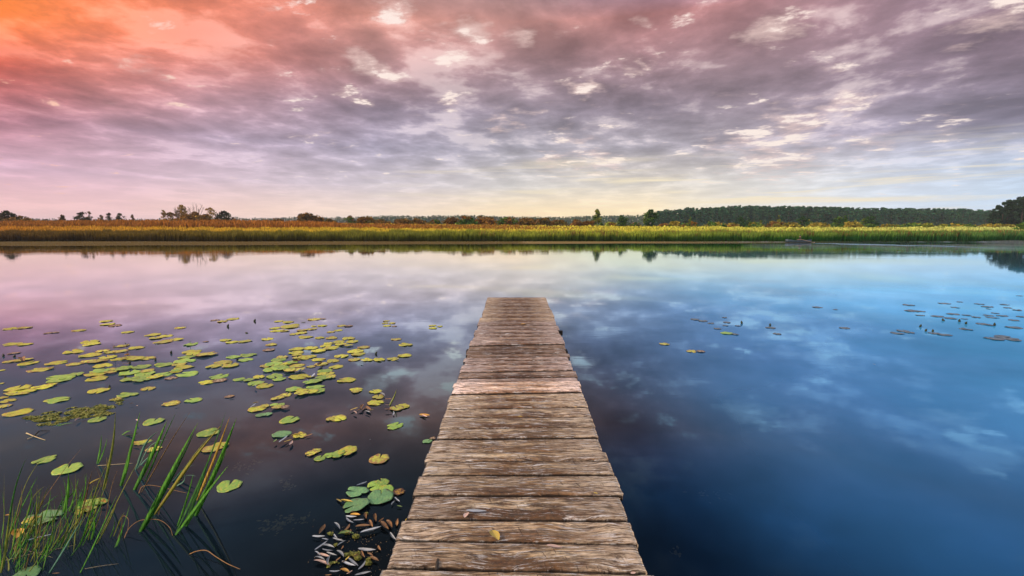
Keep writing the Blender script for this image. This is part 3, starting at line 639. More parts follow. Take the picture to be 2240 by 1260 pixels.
# the wood behind them reads as one mass
def stuff_trees(name, spots, label, cols_scale=1.0, pr=None):
    pr = pr or protos
    VV = []; CC = []; mbv = MB()
    for (px, d, top) in spots:
        i = int(nr.integers(6)); h, (V, q, C, mb) = pr[i]; x = (px - 1120) / 1058 * d; gz = ground_z(x, d) - 1; H = at_y(px, top, d).z - gz
        s = H / h; a = nr.random() * 6.28; c_a, s_a = math.cos(a), math.sin(a); ws = s * nr.uniform(.9, 1.3)
        W = V.copy(); X_ = (V[:, 0] * c_a - V[:, 1] * s_a) * ws + x; Y_ = (V[:, 0] * s_a + V[:, 1] * c_a) * ws + d
        W[:, 0], W[:, 1], W[:, 2] = X_, Y_, V[:, 2] * s + gz; VV.append(W); CC.append(C * nr.uniform(.6, 1.5) * cols_scale)
    V = np.concatenate(VV); return tag(fastmesh(name, V, np.arange(len(V)).reshape(-1, 4), M_PINE, np.concatenate(CC)), label, 'wood', kind='stuff')
sp = []
for rowi in range(5):
    px = 1425 + rowi * 3
    while px < 2270: sp.append((px, 412 + rowi * 14 + nr.uniform(-5, 5), edge_top(px) + nr.uniform(-3, 6))); px += nr.uniform(5, 9)
stuff_trees('pine_wood', sp, 'dense dark pine wood stretching across the right behind the marsh')
# broadleaf understorey at the wood's foot
V_, C_ = [], []
for k in range(230):
    px = nr.uniform(1435, 2260); d = nr.uniform(340, 380); x = (px - 1120) / 1058 * d; gz = ground_z(x, d); h = nr.uniform(4, 8.5); ww = nr.uniform(3, 5.5)
    cs, rs = crown_centers(h, ww, 0, 'dome', 7); V, q, C = leaf_cloud([(a + x, b + d, c + gz) for a, b, c in cs], [r * 1.7 for r in rs], 26, .75, [(.022, .065, .042), (.035, .085, .05), (.018, .05, .038), (.06, .10, .045)]); V_.append(V); C_.append(C)
V = np.concatenate(V_); tag(fastmesh('woodland_undergrowth', V, np.arange(len(V)).reshape(-1, 4), M_FOL, np.concatenate(C_)), 'grey green young trees filling the foot of the pine wood', 'undergrowth', kind='stuff')
# taller pines on the right
GRV = [(2172,447),(2183,441),(2193,436),(2203,433),(2214,431),(2224,429),(2234,427),(2246,426),(2262,424),(2160,455),(2178,452),(2199,446),(2219,440),(2240,436)]
for i, (px, top) in enumerate(GRV):
    d = 215 + (i * 5) % 22; x = (px - 1120) / 1058 * d; gz = ground_z(x, d); H = at_y(px, top, d).z - gz
    root = empty('pine_tree', (x, d, gz), rnd.random() * 6)
    V, q, C, mb = pine_parts(H, H * .34, i, bare=.10 if i > 8 else .22, k=46, per=44, cols=PC2)
    mb.build('trunk', M_PBARK, root); fastmesh('crown', V, q, M_PINE, C, root)
    tag(root, 'tall blackish pine in the high grove at the right edge', 'pine', 'tall pines at the right edge')
# far wooded ridge
sp = []
RT = ([-60, 60, 110, 150, 330, 500, 560, 700, 760, 840, 930, 1000, 1060, 1120, 1200, 1300, 1380, 1440, 1520], [478, 477, 477, 480, 478, 474, 476, 473, 474, 471, 471, 470, 470, 473, 473, 471, 470, 470, 470])
for rowi in range(4):
    px = -60.0
    while px < 1500:
        sp.append((px, 840 + rowi * 32 + nr.uniform(-8, 8), float(np.interp(px, *RT)) + nr.uniform(-.8, 1.8) + (3 - rowi) * 1.3)); px += nr.uniform(3.5, 7)
stuff_trees('far_wood', sp, 'low hazy wooded ridge on the horizon behind the marsh', 1.0, protos_low)

# ---------------------------------------------------------------- pier
DECK0 = .40; SL = .0195
pier = empty('wooden_pier', (0, 0, 0)); tag(pier, 'narrow weathered plank pier running straight out over the lake', 'pier')
def deck(px, py): return at_z(px, py, DECK0, SL)
def edgeL(py): return 1068 - (py - 650) * .3775
def edgeR(py): return 1195 + (py - 650) * .3775
# far, near boundaries: (y left, y right) in the photograph, per plank: far edge list
B = [(650,650),(657,657),(664,664),(671,670),(678,677),(686,685),(693,692.5),(704,703),(711,711),(721.5,720),(731,729),(737,735),(746,745),(757.5,753),(766,763),(775,772),(783,780),(790,788),(798,796),(808,806),(816,810.5),(827,824),(837,833),(848,843),(863.5,858.5),(877.5,875),(895,890),(912.5,911),(938,934.5),(960,956.5),(988,986),(1009.5,1008),(1039,1038),(1082,1083),(1133,1137),(1179,1189),(1240,1252),(1305,1318),(1372,1386),(1450,1462)]
TINT = {}
def tn(c, a=1.0): return (*c, a)
spec = []
for i in range(len(B) - 1):
    ymid = (B[i][0] + B[i + 1][0]) / 2
    v = rnd.uniform(.80, 1.18)
    if ymid < 703: c = tn((.88 * v, .70 * v, .47 * v), .9)
    elif ymid < 755: c = tn((.98 * v, .80 * v, .68 * v), .8)
    elif ymid < 784: c = tn((.62 * v, .44 * v, .30 * v), 1.0)
    elif ymid < 835: c = tn((1.0 * v, .83 * v, .74 * v), .8)
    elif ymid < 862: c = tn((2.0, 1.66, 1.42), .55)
    else: c = tn((1.0 * v, .84 * v, .60 * v), rnd.uniform(.55, 1.0))
    spec.append(c)
spec[13] = tn((.55, .40, .26), 1); spec[20] = tn((.62, .46, .34), 1.0)
LIFT = {23: .012, 22: .004, 12: .012, 19: .008, 21: -.004}
def plank(i):
    (f_l, f_r), (n_l, n_r) = B[i], B[i + 1]
    jl, jr = rnd.uniform(-.016, .016), rnd.uniform(-.016, .016)
    FL, FR = deck(edgeL(f_l), f_l), deck(edgeR(f_r), f_r); NL, NR = deck(edgeL(n_l), n_l), deck(edgeR(n_r), n_r)
    xl, xr = (FL.x + NL.x) / 2 + jl, (FR.x + NR.x) / 2 + jr
    cx, cy = (xl + xr) / 2, (FL.y + FR.y + NL.y + NR.y) / 4
    gap = .0075 + .004 * rnd.random(); th = .046; nxp = 120
    prof = [(0, -1), (0, -.45), (.0, -.16), (.02, -.12), (.055, -.025), (.12, 0), (.35, 0), (.5, 0), (.65, 0), (.86, 0), (.945, -.025), (.98, -.12), (1, -.2), (1, -.45), (1, -1)]
    V = []; sd_ = i * 17.3; zl = LIFT.get(i, 0) + rnd.uniform(-.003, .003); cup = rnd.uniform(-.002, .003)
    for a in range(nxp + 1):
        s = a / nxp; x = xl + (xr - xl) * s
        yn = NL.y * (1 - s) + NR.y * s + gap; yf = FL.y * (1 - s) + FR.y * s - gap
        nw = .0055 * mnoise.noise(Vector((x * 5, sd_, 1))) + .0035 * mnoise.noise(Vector((x * 26, sd_, 2)))
        fw = .0055 * mnoise.noise(Vector((x * 5, sd_, 5))) + .0035 * mnoise.noise(Vector((x * 26, sd_, 6)))
        yn += nw + .004 * (abs(mnoise.noise(Vector((x * 12, sd_, 3)))) > .38); yf += fw
        er = max(0, 1 - min(a, nxp - a) / 2.0) * .006
        for k, (p_, q_) in enumerate(prof):
            yy = yn + (yf - yn) * p_; top = -q_ < .2
            z = DECK0 + SL * yy + zl + q_ * th + (4 * cup * ((p_ - .5) ** 2))
            if top: z += .002 * mnoise.noise(Vector((x * 3, yy * 22, sd_))) + .0016 * mnoise.noise(Vector((x * 14, yy * 90, sd_))) - er
            xx = x + (.008 * mnoise.noise(Vector((yy * 60, sd_, a))) if a in (0, nxp) else 0)
            V.append((xx - cx, yy - cy, z))
    m_ = len(prof); Fc = []
    for a in range(nxp):
        for k in range(m_ - 1): Fc.append((a * m_ + k, (a + 1) * m_ + k, (a + 1) * m_ + k + 1, a * m_ + k + 1))
        Fc.append((a * m_ + m_ - 1, (a + 1) * m_ + m_ - 1, (a + 1) * m_, a * m_))
    Fc.append(tuple(range(m_))[::-1]); Fc.append(tuple(nxp * m_ + k for k in range(m_)))
    o = meshobj('plank', V, [f[::-1] for f in Fc], M_WOOD, pier, smooth=True); o.location = (cx, cy, 0); o.color = spec[i]
    me = o.data
    for p in me.polygons[-2:]: p.use_smooth = False
    if i in (23, 22): o['label'] = 'pale newer looking plank bleached pinkish white'
    if i == 13: o['label'] = 'dark rust brown plank below the wide gap'
    return o
for i in range(len(B) - 1): plank(i)
M_BEAM = simple('wet_beam', (.035, .027, .02), .8)
y0p, y1p = deck(1131, 1455).y, deck(1131, 652).y
for px_ in (.40, -.37):
    mb = MB()
    v0 = [(px_ - .05, y0p, DECK0 + SL * y0p - .17), (px_ + .05, y0p, DECK0 + SL * y0p - .17), (px_ + .05, y1p, DECK0 + SL * y1p - .17), (px_ - .05, y1p, DECK0 + SL * y1p - .17)]
    mb.add(v0 + [(a, b, c + .115) for a, b, c in v0], [(0, 3, 2, 1), (4, 5, 6, 7), (0, 1, 5, 4), (1, 2, 6, 5), (2, 3, 7, 6), (3, 0, 4, 7)])
    mb.build('beam', M_BEAM, pier)
for yy in (1.2, 3.4, 5.6, 7.6):
    for px_ in (.40, -.37):
        mb = MB(); mb.add(*tube([(px_, yy, -.9), (px_ + .01, yy, -.3), (px_, yy, DECK0 + SL * yy - .172)], [.065, .062, .06], 12)); mb.build('pile', M_BEAM, pier, True)
# end of a cross bearer showing at each side under the wide gap
g0 = deck(1131, 757); mb = MB(); mb.box(deck(1022, 757).x - .01, deck(1239, 757).x + .012, g0.y - .07, g0.y + .05, g0.z - .165, g0.z - .052); mb.build('cross_bearer', M_BEAM, pier)
g1 = deck(1131, 716); mb = MB(); mb.box(-.3, deck(1232, 716).x - .01, g1.y - .03, g1.y + .03, g1.z - .12, g1.z - .052); mb.build('cross_bearer', M_BEAM, pier)

# ---------------------------------------------------------------- labels by landmark
LM = [('the upright stalks', 272, 772), ('the mossy algae mat', 170, 905), ('the thick reed blades', 420, 1040), ('the bright pale planks', 985, 850), ('the pier far end', 1068, 655), ('the leaf litter', 770, 1200), ('the green cluster beside pier', 815, 1090), ('the densest pad clump', 620, 805), ('the brown debris', 855, 885), ('the thin edge reeds', 60, 1100), ('the topmost pad row', 690, 712), ('the tiny white speck', 1912, 797), ('the right pad field', 2110, 695), ('the sparse right pads', 1640, 715)]
NTH = ['first', 'second', 'third', 'fourth', 'fifth', 'sixth', 'seventh', 'eighth', 'ninth', 'tenth', 'eleventh', 'twelfth', 'thirteenth', 'fourteenth', 'fifteenth', 'sixteenth', 'seventeenth', 'eighteenth', 'nineteenth', 'twentieth']
pending = []
def later(o, what, px, py): pending.append((o, what, px, py))
def finish_labels():
    bk = {}
    for o, what, px, py in pending:
        nm, lx, ly = min(LM, key=lambda q: (q[1] - px) ** 2 + ((q[2] - py) * 2.2) ** 2)
        dx, dy = px - lx, (py - ly) * 2.2
        if abs(dx) < 26 and abs(dy) < 40: dr = 'right at'
        elif abs(dx) > abs(dy): dr = 'left of' if dx < 0 else 'right of'
        else: dr = 'beyond' if dy < 0 else 'in front of'
        bk.setdefault((what.split()[-1], nm, dr), []).append((px, o, what))
    for (k, nm, dr), L in bk.items():
        L.sort(key=lambda q: q[0])
        for i, (px, o, what) in enumerate(L):
            n_ = len(L)
            if n_ == 1: o['label'] = f'{what} {dr} {nm}'
            elif i == 0: o['label'] = f'{what}, leftmost {dr} {nm}'
            elif i == n_ - 1: o['label'] = f'{what}, rightmost {dr} {nm}'
            elif i < n_ / 2 or n_ - i > 20: o['label'] = f'{what}, {NTH[min(i, 19)]} from left {dr} {nm}'
            else: o['label'] = f'{what}, {NTH[n_ - i - 1]} from right {dr} {nm}'

# ---------------------------------------------------------------- lily pads
def pad_mat(name, c0, c1, spot, spotamt, edge):
    m, t, b = mat(name); P0 = t.new('ShaderNodeTexCoord').outputs['Object']; oi = t.new('ShaderNodeObjectInfo')
    P = t.vec('ADD', P0, t.vec('SCALE', (5.1, 9.3, 2.2), sc=t.math('MULTIPLY', oi.outputs['Random'], 8)))
    x, y, z = t.sep(P0); r = t.vec('LENGTH', P0); an = t.math('ARCTAN2', x, y)
    c = t.mix(t.mr(t.noise(P, 1.6, 4), .35, .65), c0, c1)
    c = t.vec('SCALE', c, sc=t.mr(oi.outputs['Random'], 0, 1, .72, 1.25))
    vein = t.mr(t.math('ABSOLUTE', t.math('SINE', t.math('ADD', t.math('MULTIPLY', an, 7.0), t.math('MULTIPLY', t.noise(P0, 2), .8)))), .0, .14, 1, 0)
    c = t.mix(t.math('MULTIPLY', vein, .35), c, tuple(min(1, q * 1.5 + .03) for q in c0))
    s = t.mr(t.math('ADD', t.noise(P, 3.2, 6, .65), t.mr(r, .5, 1.0, 0, edge)), 1 - spotamt - .06, 1 - spotamt + .03)
    c = t.mix(s, c, spot)
    s2 = t.mr(t.noise(P, 9, 3, .6), .66, .70)
    c = t.mix(t.math('MULTIPLY', s2, .8), c, (.06, .035, .015))
    t.put(b.inputs['Base Color'], c); b.inputs['Roughness'].default_value = .36; b.inputs['Specular IOR Level'].default_value = .55
    h = t.math('ADD', t.math('MULTIPLY', vein, -.6), t.noise(P, 4, 4)); t.put(b.inputs['Normal'], t.bump(h, .35, .05))
    return m
PM = {'y': ('yellow green', pad_mat('pad_yellow_green', (.44, .50, .025), (.60, .56, .04), (.40, .26, .05), .42, .08)),
      'g': ('green', pad_mat('pad_green', (.19, .36, .05), (.30, .46, .06), (.45, .42, .06), .38, .08)),
      'd': ('blue green', pad_mat('pad_blue_green', (.11, .27, .10), (.17, .35, .12), (.10, .07, .03), .33, .10)),
      'a': ('blotched yellow', pad_mat('pad_autumn', (.60, .54, .05), (.44, .48, .05), (.30, .16, .05), .42, .14)),
      'p': ('pinkish brown', pad_mat('pad_pink', (.56, .42, .26), (.46, .38, .16), (.16, .09, .05), .5, .15)),
      'o': ('orange yellow', pad_mat('pad_orange', (.62, .36, .02), (.50, .26, .02), (.10, .04, .015), .50, .16)),
      's': ('grey green', pad_mat('pad_grey_green', (.09, .14, .17), (.12, .16, .16), (.09, .10, .10), .48, .15))}  # plain grey blue tone, mostly for the pads on the right
def pad_mesh(seed, torn=0):
    q = np.random.default_rng(seed + 50); nA, nRr = 48, 6; V = [(0, 0, 0)]; notch = R(q.uniform(10, 24)); el_ = q.uniform(.80, .95)
    ph = q.random(4) * 6.28; bite = q.uniform(0, 6.28); bw = q.uniform(.25, .6) if torn else 0
    for r_i in range(1, nRr + 1):
        for a in range(nA):
            th = notch / 2 + (2 * math.pi - notch) * a / (nA - 1); rr = r_i / nRr
            e = 1 + .04 * math.sin(3 * th + ph[0]) + .03 * math.sin(7 * th + ph[1]) + .01 * math.sin(17 * th + ph[2])
            if torn:
                dd = abs((th - bite + math.pi) % (2 * math.pi) - math.pi)
                if dd < bw: e *= .62 + .38 * dd / bw + .06 * math.sin(th * 40)
            lobe = 1 - .12 * math.exp(-min(a, nA - 1 - a) / 1.5) * rr
            x = math.sin(th) * rr * e * lobe * el_; y = math.cos(th) * rr * e * lobe
            z = (.022 * math.sin(2 * th + ph[3]) + .022 * math.sin(5 * th + ph[1])) * rr ** 2 + (.05 * max(0, math.sin(th * 2 + ph[0])) ** 3 if torn else .01) * rr ** 4
            V.append((x, y, z))
    Fc = [(0, 1 + a, 2 + a) for a in range(nA - 1)]
    for r_i in range(nRr - 1):
        for a in range(nA - 1):
            i0 = 1 + r_i * nA + a; Fc.append((i0, i0 + nA, i0 + nA + 1, i0 + 1))
    # give the leaf its thickness
    n0 = len(V); V += [(x, y, z - .010) for x, y, z in V]; Fc2 = [tuple(i + n0 for i in f[::-1]) for f in Fc]
    rim = [1 + (nRr - 1) * nA + a for a in range(nA)]
    loop = [0] + [1 + r_i * nA for r_i in range(nRr)] + rim[1:] + [1 + r_i * nA + nA - 1 for r_i in range(nRr - 2, -1, -1)]
    side = [(loop[i], loop[i] + n0, loop[(i + 1) % len(loop)] + n0, loop[(i + 1) % len(loop)]) for i in range(len(loop))]
    return V, [f[::-1] for f in Fc] + Fc2[::1] + side
pad_data = {}
def pad_me(kind, v):
    if (kind, v) not in pad_data:
        V, Fc = pad_mesh(v, v >= 5); me = bpy.data.meshes.new('lily_pad'); me.from_pydata(V, [], Fc); me.materials.append(PM[kind][1])
        me.polygons.foreach_set('use_smooth', [True] * len(me.polygons)); me.update()
        bm = bmesh.new(); bm.from_mesh(me); bmesh.ops.recalc_face_normals(bm, faces=bm.faces); bm.to_mesh(me); bm.free(); pad_data[(kind, v)] = me
    return pad_data[(kind, v)]
placed = []
def pad(px, py, wpx, kind='y', tilt=0):
    c = at_z(px, py, .006); dist = c.y * CT + (EYE - .006) * ST; r = wpx / F_PX * dist / 2 * (.86 if kind == 's' else 1.03)
    lvl = 0
    for (qx, qy, qr, ql) in placed:
        if (qx - c.x) ** 2 + (qy - c.y) ** 2 < ((qr + r) * .95) ** 2: lvl = max(lvl, ql + 1)
    lvl = min(lvl, 9); placed.append((c.x, c.y, r, lvl))
    v = int(nr.integers(8)); v = v
    o = bpy.data.objects.new('lily_pad', pad_me(kind, v)); col.objects.link(o)
    o.location = (c.x, c.y, .007 + lvl * .0035); o.scale = (r, r, r * (1 + .25 * nr.random())); tl = .012 + .006 * min(lvl, 4)
    o.rotation_euler = (nr.normal(0, tl) + tilt, nr.normal(0, tl), nr.random() * 6.28)
    sz = 'small ' if wpx * 1.0 < 22 else 'large ' if wpx > 40 else ''
    tag(o, None, 'lily pad', 'lily pads floating on the lake'); later(o, f'{sz}{PM[kind][0]} lily pad', px, py)
    return o
def pads(lst, ox, oy, sc, default='y'):
    for e in lst:
        k = e[3] if len(e) > 3 else default
        if k == 'y' and len(e) == 3: k = nr.choice(['y', 'y', 'y', 'y', 'a'])
        if k == 'G': k = nr.choice(['g', 'g', 'y'])
        pad(ox + e[0] / sc, oy + e[1] / sc, e[2] / sc, k)
pads([(105,235,120),(215,228,105),(425,273,70,'p'),(485,268,60,'p'),(695,250,105),(925,170,105),(943,196,115),(1008,208,110,'p'),(1118,266,98),(1340,289,125),(1455,299,110),(1365,317,115),(1430,350,150),(1545,330,110),(1580,228,90,'a'),(1800,348,50,'p'),(1670,372,130,'g'),(1880,160,80,'p'),(1945,172,100),(2040,150,110),(1975,335,100),(2035,352,110),(2145,345,115),
 (110,370,130),(215,373,110),(790,350,145),(800,372,135),(645,438,170),(120,450,90,'p'),(90,522,110,'a'),(170,515,110,'a'),(250,538,150),(235,505,90),(495,535,155),(360,593,180),(15,600,50),
 (900,430,120,'a'),(1070,385,110,'a'),(1195,403,130),(980,440,110),(1060,432,120,'a'),(790,468,165),(940,485,140),(1050,500,130),(1140,490,140,'a'),(1290,495,130,'a'),(660,545,130,'a'),(780,520,120),(860,520,150),(900,560,150),(1190,500,130),
 (1235,568,150,'G'),(1085,585,150,'G'),(950,600,120,'a'),(850,635,170,'G'),(880,610,150,'G'),(980,622,80,'a'),(1070,595,120,'G'),(1130,620,180,'G'),(1270,630,160,'G'),(1290,605,110,'a'),(1420,640,150,'G'),(1540,610,100,'G'),(1640,632,170,'G'),(1250,668,170,'G'),(1140,680,140,'G'),(1360,660,130,'G'),(1240,688,130,'G'),(855,673,175,'G'),(1500,668,100,'p'),
 (1445,548,165,'G'),(1620,520,170,'G'),(1610,572,160,'G'),(1570,552,110,'a'),(1640,485,140,'G'),(1680,437,150),(1690,460,130),(1810,465,170),(1550,600,90,'G'),
 (1960,530,150),(1870,565,140,'G'),(2015,558,150,'G'),(2045,482,125,'G'),(2175,468,130,'G'),(2150,508,120,'G'),(15,715,40,'a'),(1915,655,170,'G'),(1810,705,130,'G'),(1920,690,120,'p'),
 (500,658,150,'G'),(520,685,190,'G'),(590,665,120,'G'),(665,640,120,'G'),(160,755,200),(190,790,220),(390,745,170),(865,778,165),(1300,760,115,'a'),(1115,815,165,'g'),(1010,855,90,'a'),(505,860,185,'g'),(20,840,80),(65,868,120),(30,915,120,'a'),(155,972,200),(1500,890,140,'a'),(1690,862,140,'g'),(2010,828,80,'p'),(855,1030,140,'g'),(1345,1047,165,'g'),(1830,1145,180,'g')], 0, 660, 4)
pads([(440,170,80),(520,178,105),(655,180,45,'s'),(750,153,120),(830,150,50,'p'),(405,230,90),(540,217,170),(430,253,120),(490,255,80),(745,213,50),(820,209,85),(990,210,80),(1050,212,80,'p'),(640,248,90,'a'),(580,282,90,'a'),(640,272,100),(700,243,80),(745,238,70,'a'),(895,263,75,'a'),(960,250,75),(1380,168,60,'a'),(1370,188,60),(1430,187,65,'a'),(1385,210,75),(1450,213,50,'p'),(1785,208,75),(1790,230,80),(1850,215,55),(675,308,125),(800,315,90),(905,316,110,'a'),(1050,320,120),(340,326,105),(378,374,105,'a'),(355,420,110,'p'),(1470,328,95,'a'),(1548,375,130),
 (725,403,125),(855,385,110),(870,365,90),(960,355,110),(1085,348,110),(985,375,110),(1050,385,80),(900,405,130),(840,418,70,'a'),(785,433,125),(595,415,130),(590,445,130),(600,465,90),(670,488,150),(600,490,90,'a'),(720,480,100),(1185,397,110),(1115,432,140),(1135,460,120),(990,475,125),(1100,505,110,'a'),(1210,508,115),(1320,508,115),(1440,500,110),(1540,470,125),(790,505,120),(915,517,115),(815,545,120,'a'),(720,567,80),(940,570,130),
 (440,505,140,'G'),(470,485,100,'a'),(340,560,120,'a'),(400,545,150,'G'),(500,545,120,'G'),(555,535,100,'G'),(440,580,150,'G'),(370,600,130,'G'),(480,590,120,'G'),(530,600,100,'G'),(600,560,130,'a'),(620,605,110,'a'),(540,612,100,'a'),(620,655,170,'G'),(400,650,150,'G'),(445,677,110,'G'),(265,660,110),(180,685,90,'G'),(90,680,100,'G'),(240,712,140,'G'),(320,735,140,'G'),
 (850,605,130,'G'),(870,630,120),(820,635,90),(830,668,150,'G'),(900,660,90,'a'),(750,700,130,'G'),(700,712,100,'G'),(720,655,70,'a'),(1030,686,160),(570,765,140,'G'),(640,775,110,'G'),(760,755,150,'G'),(780,785,130,'G'),(730,792,110),(640,808,130),(500,815,110,'a'),(440,840,100,'a'),(400,852,70,'a'),(250,938,150),(315,915,90),(400,905,70,'G'),(465,905,65,'G'),(430,930,100,'a'),(495,932,80,'p'),(285,990,90,'d'),(340,985,85,'d'),(535,1032,165,'g'),(960,1018,150),(890,1028,90,'a'),(1120,770,120),(1110,787,80,'a'),(1285,785,115),(1310,832,120,'a'),(1290,882,145),(1530,915,120),(1470,932,130,'a'),(1455,1085,155,'g'),(465,1158,160,'d'),(625,1168,130,'a'),(1740,1220,90,'d'),(1785,1197,60,'p')], 500, 660, 4)
pads([(600,300,90,'a'),(565,322,95,'a'),(630,358,95,'g'),(710,335,90,'g'),(765,330,120,'g'),(840,308,155,'y'),(1085,362,165,'a'),(1065,565,150,'g'),(1105,545,110,'g'),(1140,600,120,'g'),(1235,615,95,'o'),(915,615,172,'d'),(1095,655,205,'d'),(905,725,200,'d')], 520, 900, 3.5)
pads([(345,370,150,'g'),(520,438,200,'g'),(340,810,250,'d'),(700,712,200,'g'),(1755,567,180,'g'),(1620,285,140,'a'),(1690,262,120,'y'),(240,835,110,'a'),(1090,235,110,'y'),(1180,288,110,'a'),(640,760,120,'a'),(200,1245,190,'d')], 0, 900, 3.5)
pads([(430,1008,100),(590,1028,50),(1230,988,110),(1545,975,110),(1680,962,60),(1260,1040,150),(1345,1045,70),(1330,1078,90),(1480,1088,110),(1600,1105,110),(1720,1110,60),(1640,1010,80),(1850,980,90),(1920,1003,110),(2070,985,80),(1930,1022,50),(2100,1013,80),(2180,1033,90),(1990,1060,70),(1620,1068,120),(1740,1078,80),(1820,1095,90),(1960,1098,110),(1930,1080,90),(2050,1083,110),(2150,1122,90),(1880,1155,120),(1940,1165,80),(1730,1200,120),(670,1190,100),(1180,1215,120),(1130,1235,120),(1240,1230,90),(1450,1235,110),(1550,1250,130),(2150,1185,140),(20,1187,100),(80,1240,90),(-380,1098,60),(-360,1140,80),(-370,1168,60),(-265,1170,60),(-440,1195,80),(2200,908,60),(2210,1090,80)], 1680, 420, 4, 's')
pads([(1600,1115,90,'s'),(1670,1127,100,'s'),(1740,1148,70,'s'),(1880,1235,110,'g'),(1950,1245,80,'s')], 1120, 420, 4)
pads([(2130,318,130),(2060,322,110),(2180,330,80),(2110,308,80)], 1400, 620, 2.664, 's')
pads([(143,352,60,'a'),(300,395,60,'a'),(355,396,50,'p')], 1400, 620, 2.664)

# ---------------------------------------------------------------- blades, leaves, stems
def blade_mat(name, c0, c1):
    m, t, b = mat(name); P = t.new('ShaderNodeTexCoord').outputs['Object']; oi = t.new('ShaderNodeObjectInfo'); uvc = t.new('ShaderNodeVertexColor', layer_name='Col').outputs[0]
    n = t.noise(t.vec('MULTIPLY', P, (170, 60, 3)), 1, 3, .6)
    c = t.mix(t.mr(n, .38, .62), tuple(q * .6 for q in c0), tuple(q * 1.15 for q in c1)); c = t.mix(1.0, c, uvc, 'MULTIPLY')
    t.put(b.inputs['Base Color'], c); b.inputs['Roughness'].default_value = .42; b.inputs['Specular IOR Level'].default_value = .4
    tr = t.new('ShaderNodeBsdfTranslucent'); t.put(tr.inputs[0], c); mx = t.new('ShaderNodeMixShader'); mx.inputs[0].default_value = .25
    out = m.node_tree.nodes['Material Output']; t.l.new(b.outputs[0], mx.inputs[1]); t.l.new(tr.outputs[0], mx.inputs[2]); t.l.new(mx.outputs[0], out.inputs[0]); return m
BM = {'g': blade_mat('blade_green', (.07, .25, .02), (.13, .38, .03)), 'k': blade_mat('blade_dark_green', (.03, .13, .02), (.06, .21, .03)),
      'y': blade_mat('blade_yellow', (.50, .36, .05), (.35, .34, .05)), 'o': blade_mat('blade_orange', (.55, .28, .04), (.62, .42, .07)),
      'l': blade_mat('blade_lime', (.22, .30, .04), (.30, .30, .05)), 'b': blade_mat('blade_brown', (.22, .12, .05), (.30, .18, .07)), 's': blade_mat('blade_silver', (.20, .38, .28), (.12, .30, .18))}
def blade_geo(pts, wd, side):
    """folded, tapering leaf blade along pts"""
    V = []; Fc = []; C = []; n = len(pts)
    for i, p in enumerate(pts):
        t_ = i / (n - 1); w_ = wd * (.55 + .45 * min(1, t_ * 4)) * (1 - t_ ** 2.6) + wd * .02
        p = Vector(p); d = (Vector(pts[min(i + 1, n - 1)]) - Vector(pts[max(i - 1, 0)])).normalized()
        s = (side - d * side.dot(d)).normalized(); nrm = d.cross(s)
        V += [p - s * w_ * .5, p + nrm * w_ * .16, p + s * w_ * .5, p - nrm * w_ * .02]
        br = (1.25, .72, .3) if t_ > .93 else (.75, .8, .75) if t_ < .08 else (1, 1, 1)
        C += [br] * 4
    for i in range(n - 1):
        for k in range(4): Fc.append((i * 4 + k, (i + 1) * 4 + k, (i + 1) * 4 + (k + 1) % 4, i * 4 + (k + 1) % 4))
    return V, Fc, C
def tuft(name, label, blist, ox=0, oy=900, sc=3.5, cat='reed plant', group='reeds standing in the water at lower left'):
    b0 = blist[0]; root_p = at_z(ox + b0[0] / sc, oy + b0[1] / sc, 0); root = empty(name, root_p)
    for (bx, by, tx, ty, wz, k, *r) in blist:
        bend = r[0] if r else 0.0
        a = at_z(ox + bx / sc, oy + by / sc, -.02); dep = a.y + (r[1] if len(r) > 1 else nr.normal(0, .05))
        e = at_y(ox + tx / sc, oy + ty / sc, dep); wd = wz / sc / F_PX * (a.y * CT + EYE * ST)
        n = 14; pts = []
        dirv = e - a; sidev = Vector((dirv.z, 0, -dirv.x)).normalized()
        for i in range(n):
            t_ = i / (n - 1); p = a.lerp(e, t_) + sidev * (-bend * math.sin(math.pi * t_ ** 1.3) * dirv.length) + Vector((0, .02 * math.sin(3 * t_), 0))
            pts.append(p - root_p)
        an = nr.uniform(-.7, .7); side = Vector((math.cos(an), math.sin(an), 0))
        V, Fc, C = blade_geo(pts, wd * (.82 if wz >= 30 else 1), side); meshobj('blade', V, Fc, BM[k], root, True, C)
    return tag(root, label, cat, group)
G_ = 'reeds standing in the water at lower left'
tuft('reed_plant', 'rightmost broad leaved reed, thick dark green blades fanning from one foot', [(1490,820,1810,50,44,'g'),(1480,800,1735,300,34,'k'),(1500,700,1757,42,22,'o')])
tuft('reed_plant', 'broad green reed leaning right with a brown tipped lower blade', [(1325,970,1750,412,44,'g',.01),(1335,960,1728,0,42,'k',-.01),(1400,900,1615,310,50,'k'),(1350,900,1480,470,16,'g'),(1410,905,1710,330,30,'g')])
tuft('reed_plant', 'tall green reed with two parallel broad blades, left of the yellow one', [(1060,945,1515,85,44,'g',.01),(1100,905,1335,430,32,'g'),(1085,930,1500,135,20,'k'),(1055,935,1240,560,16,'k')])
tuft('reed_plant', 'single yellow dying reed blade between the green ones', [(1168,810,1700,98,26,'y',.02),(1180,800,1640,150,12,'l',.03)])
tuft('reed_plant', 'short reed of one wide green blade rooted beside dark stub', [(1018,620,1278,68,40,'g'),(1030,615,1160,270,20,'k')])
tuft('reed_plant', 'slim green reed with bare tip left of the wide blades', [(915,590,1072,0,28,'g',.01),(925,585,1005,230,22,'g')])
tuft('reed_plant', 'thin brown tipped stem crossing the wide green blades', [(1070,640,1458,0,9,'b',.02),(1100,560,1352,0,12,'k',.02)])
tuft('reed_plant', 'tall thin yellow tipped stem above the dark water', [(785,620,882,0,18,'l',-.01),(800,610,812,350,12,'y'),(775,600,720,420,9,'b')])
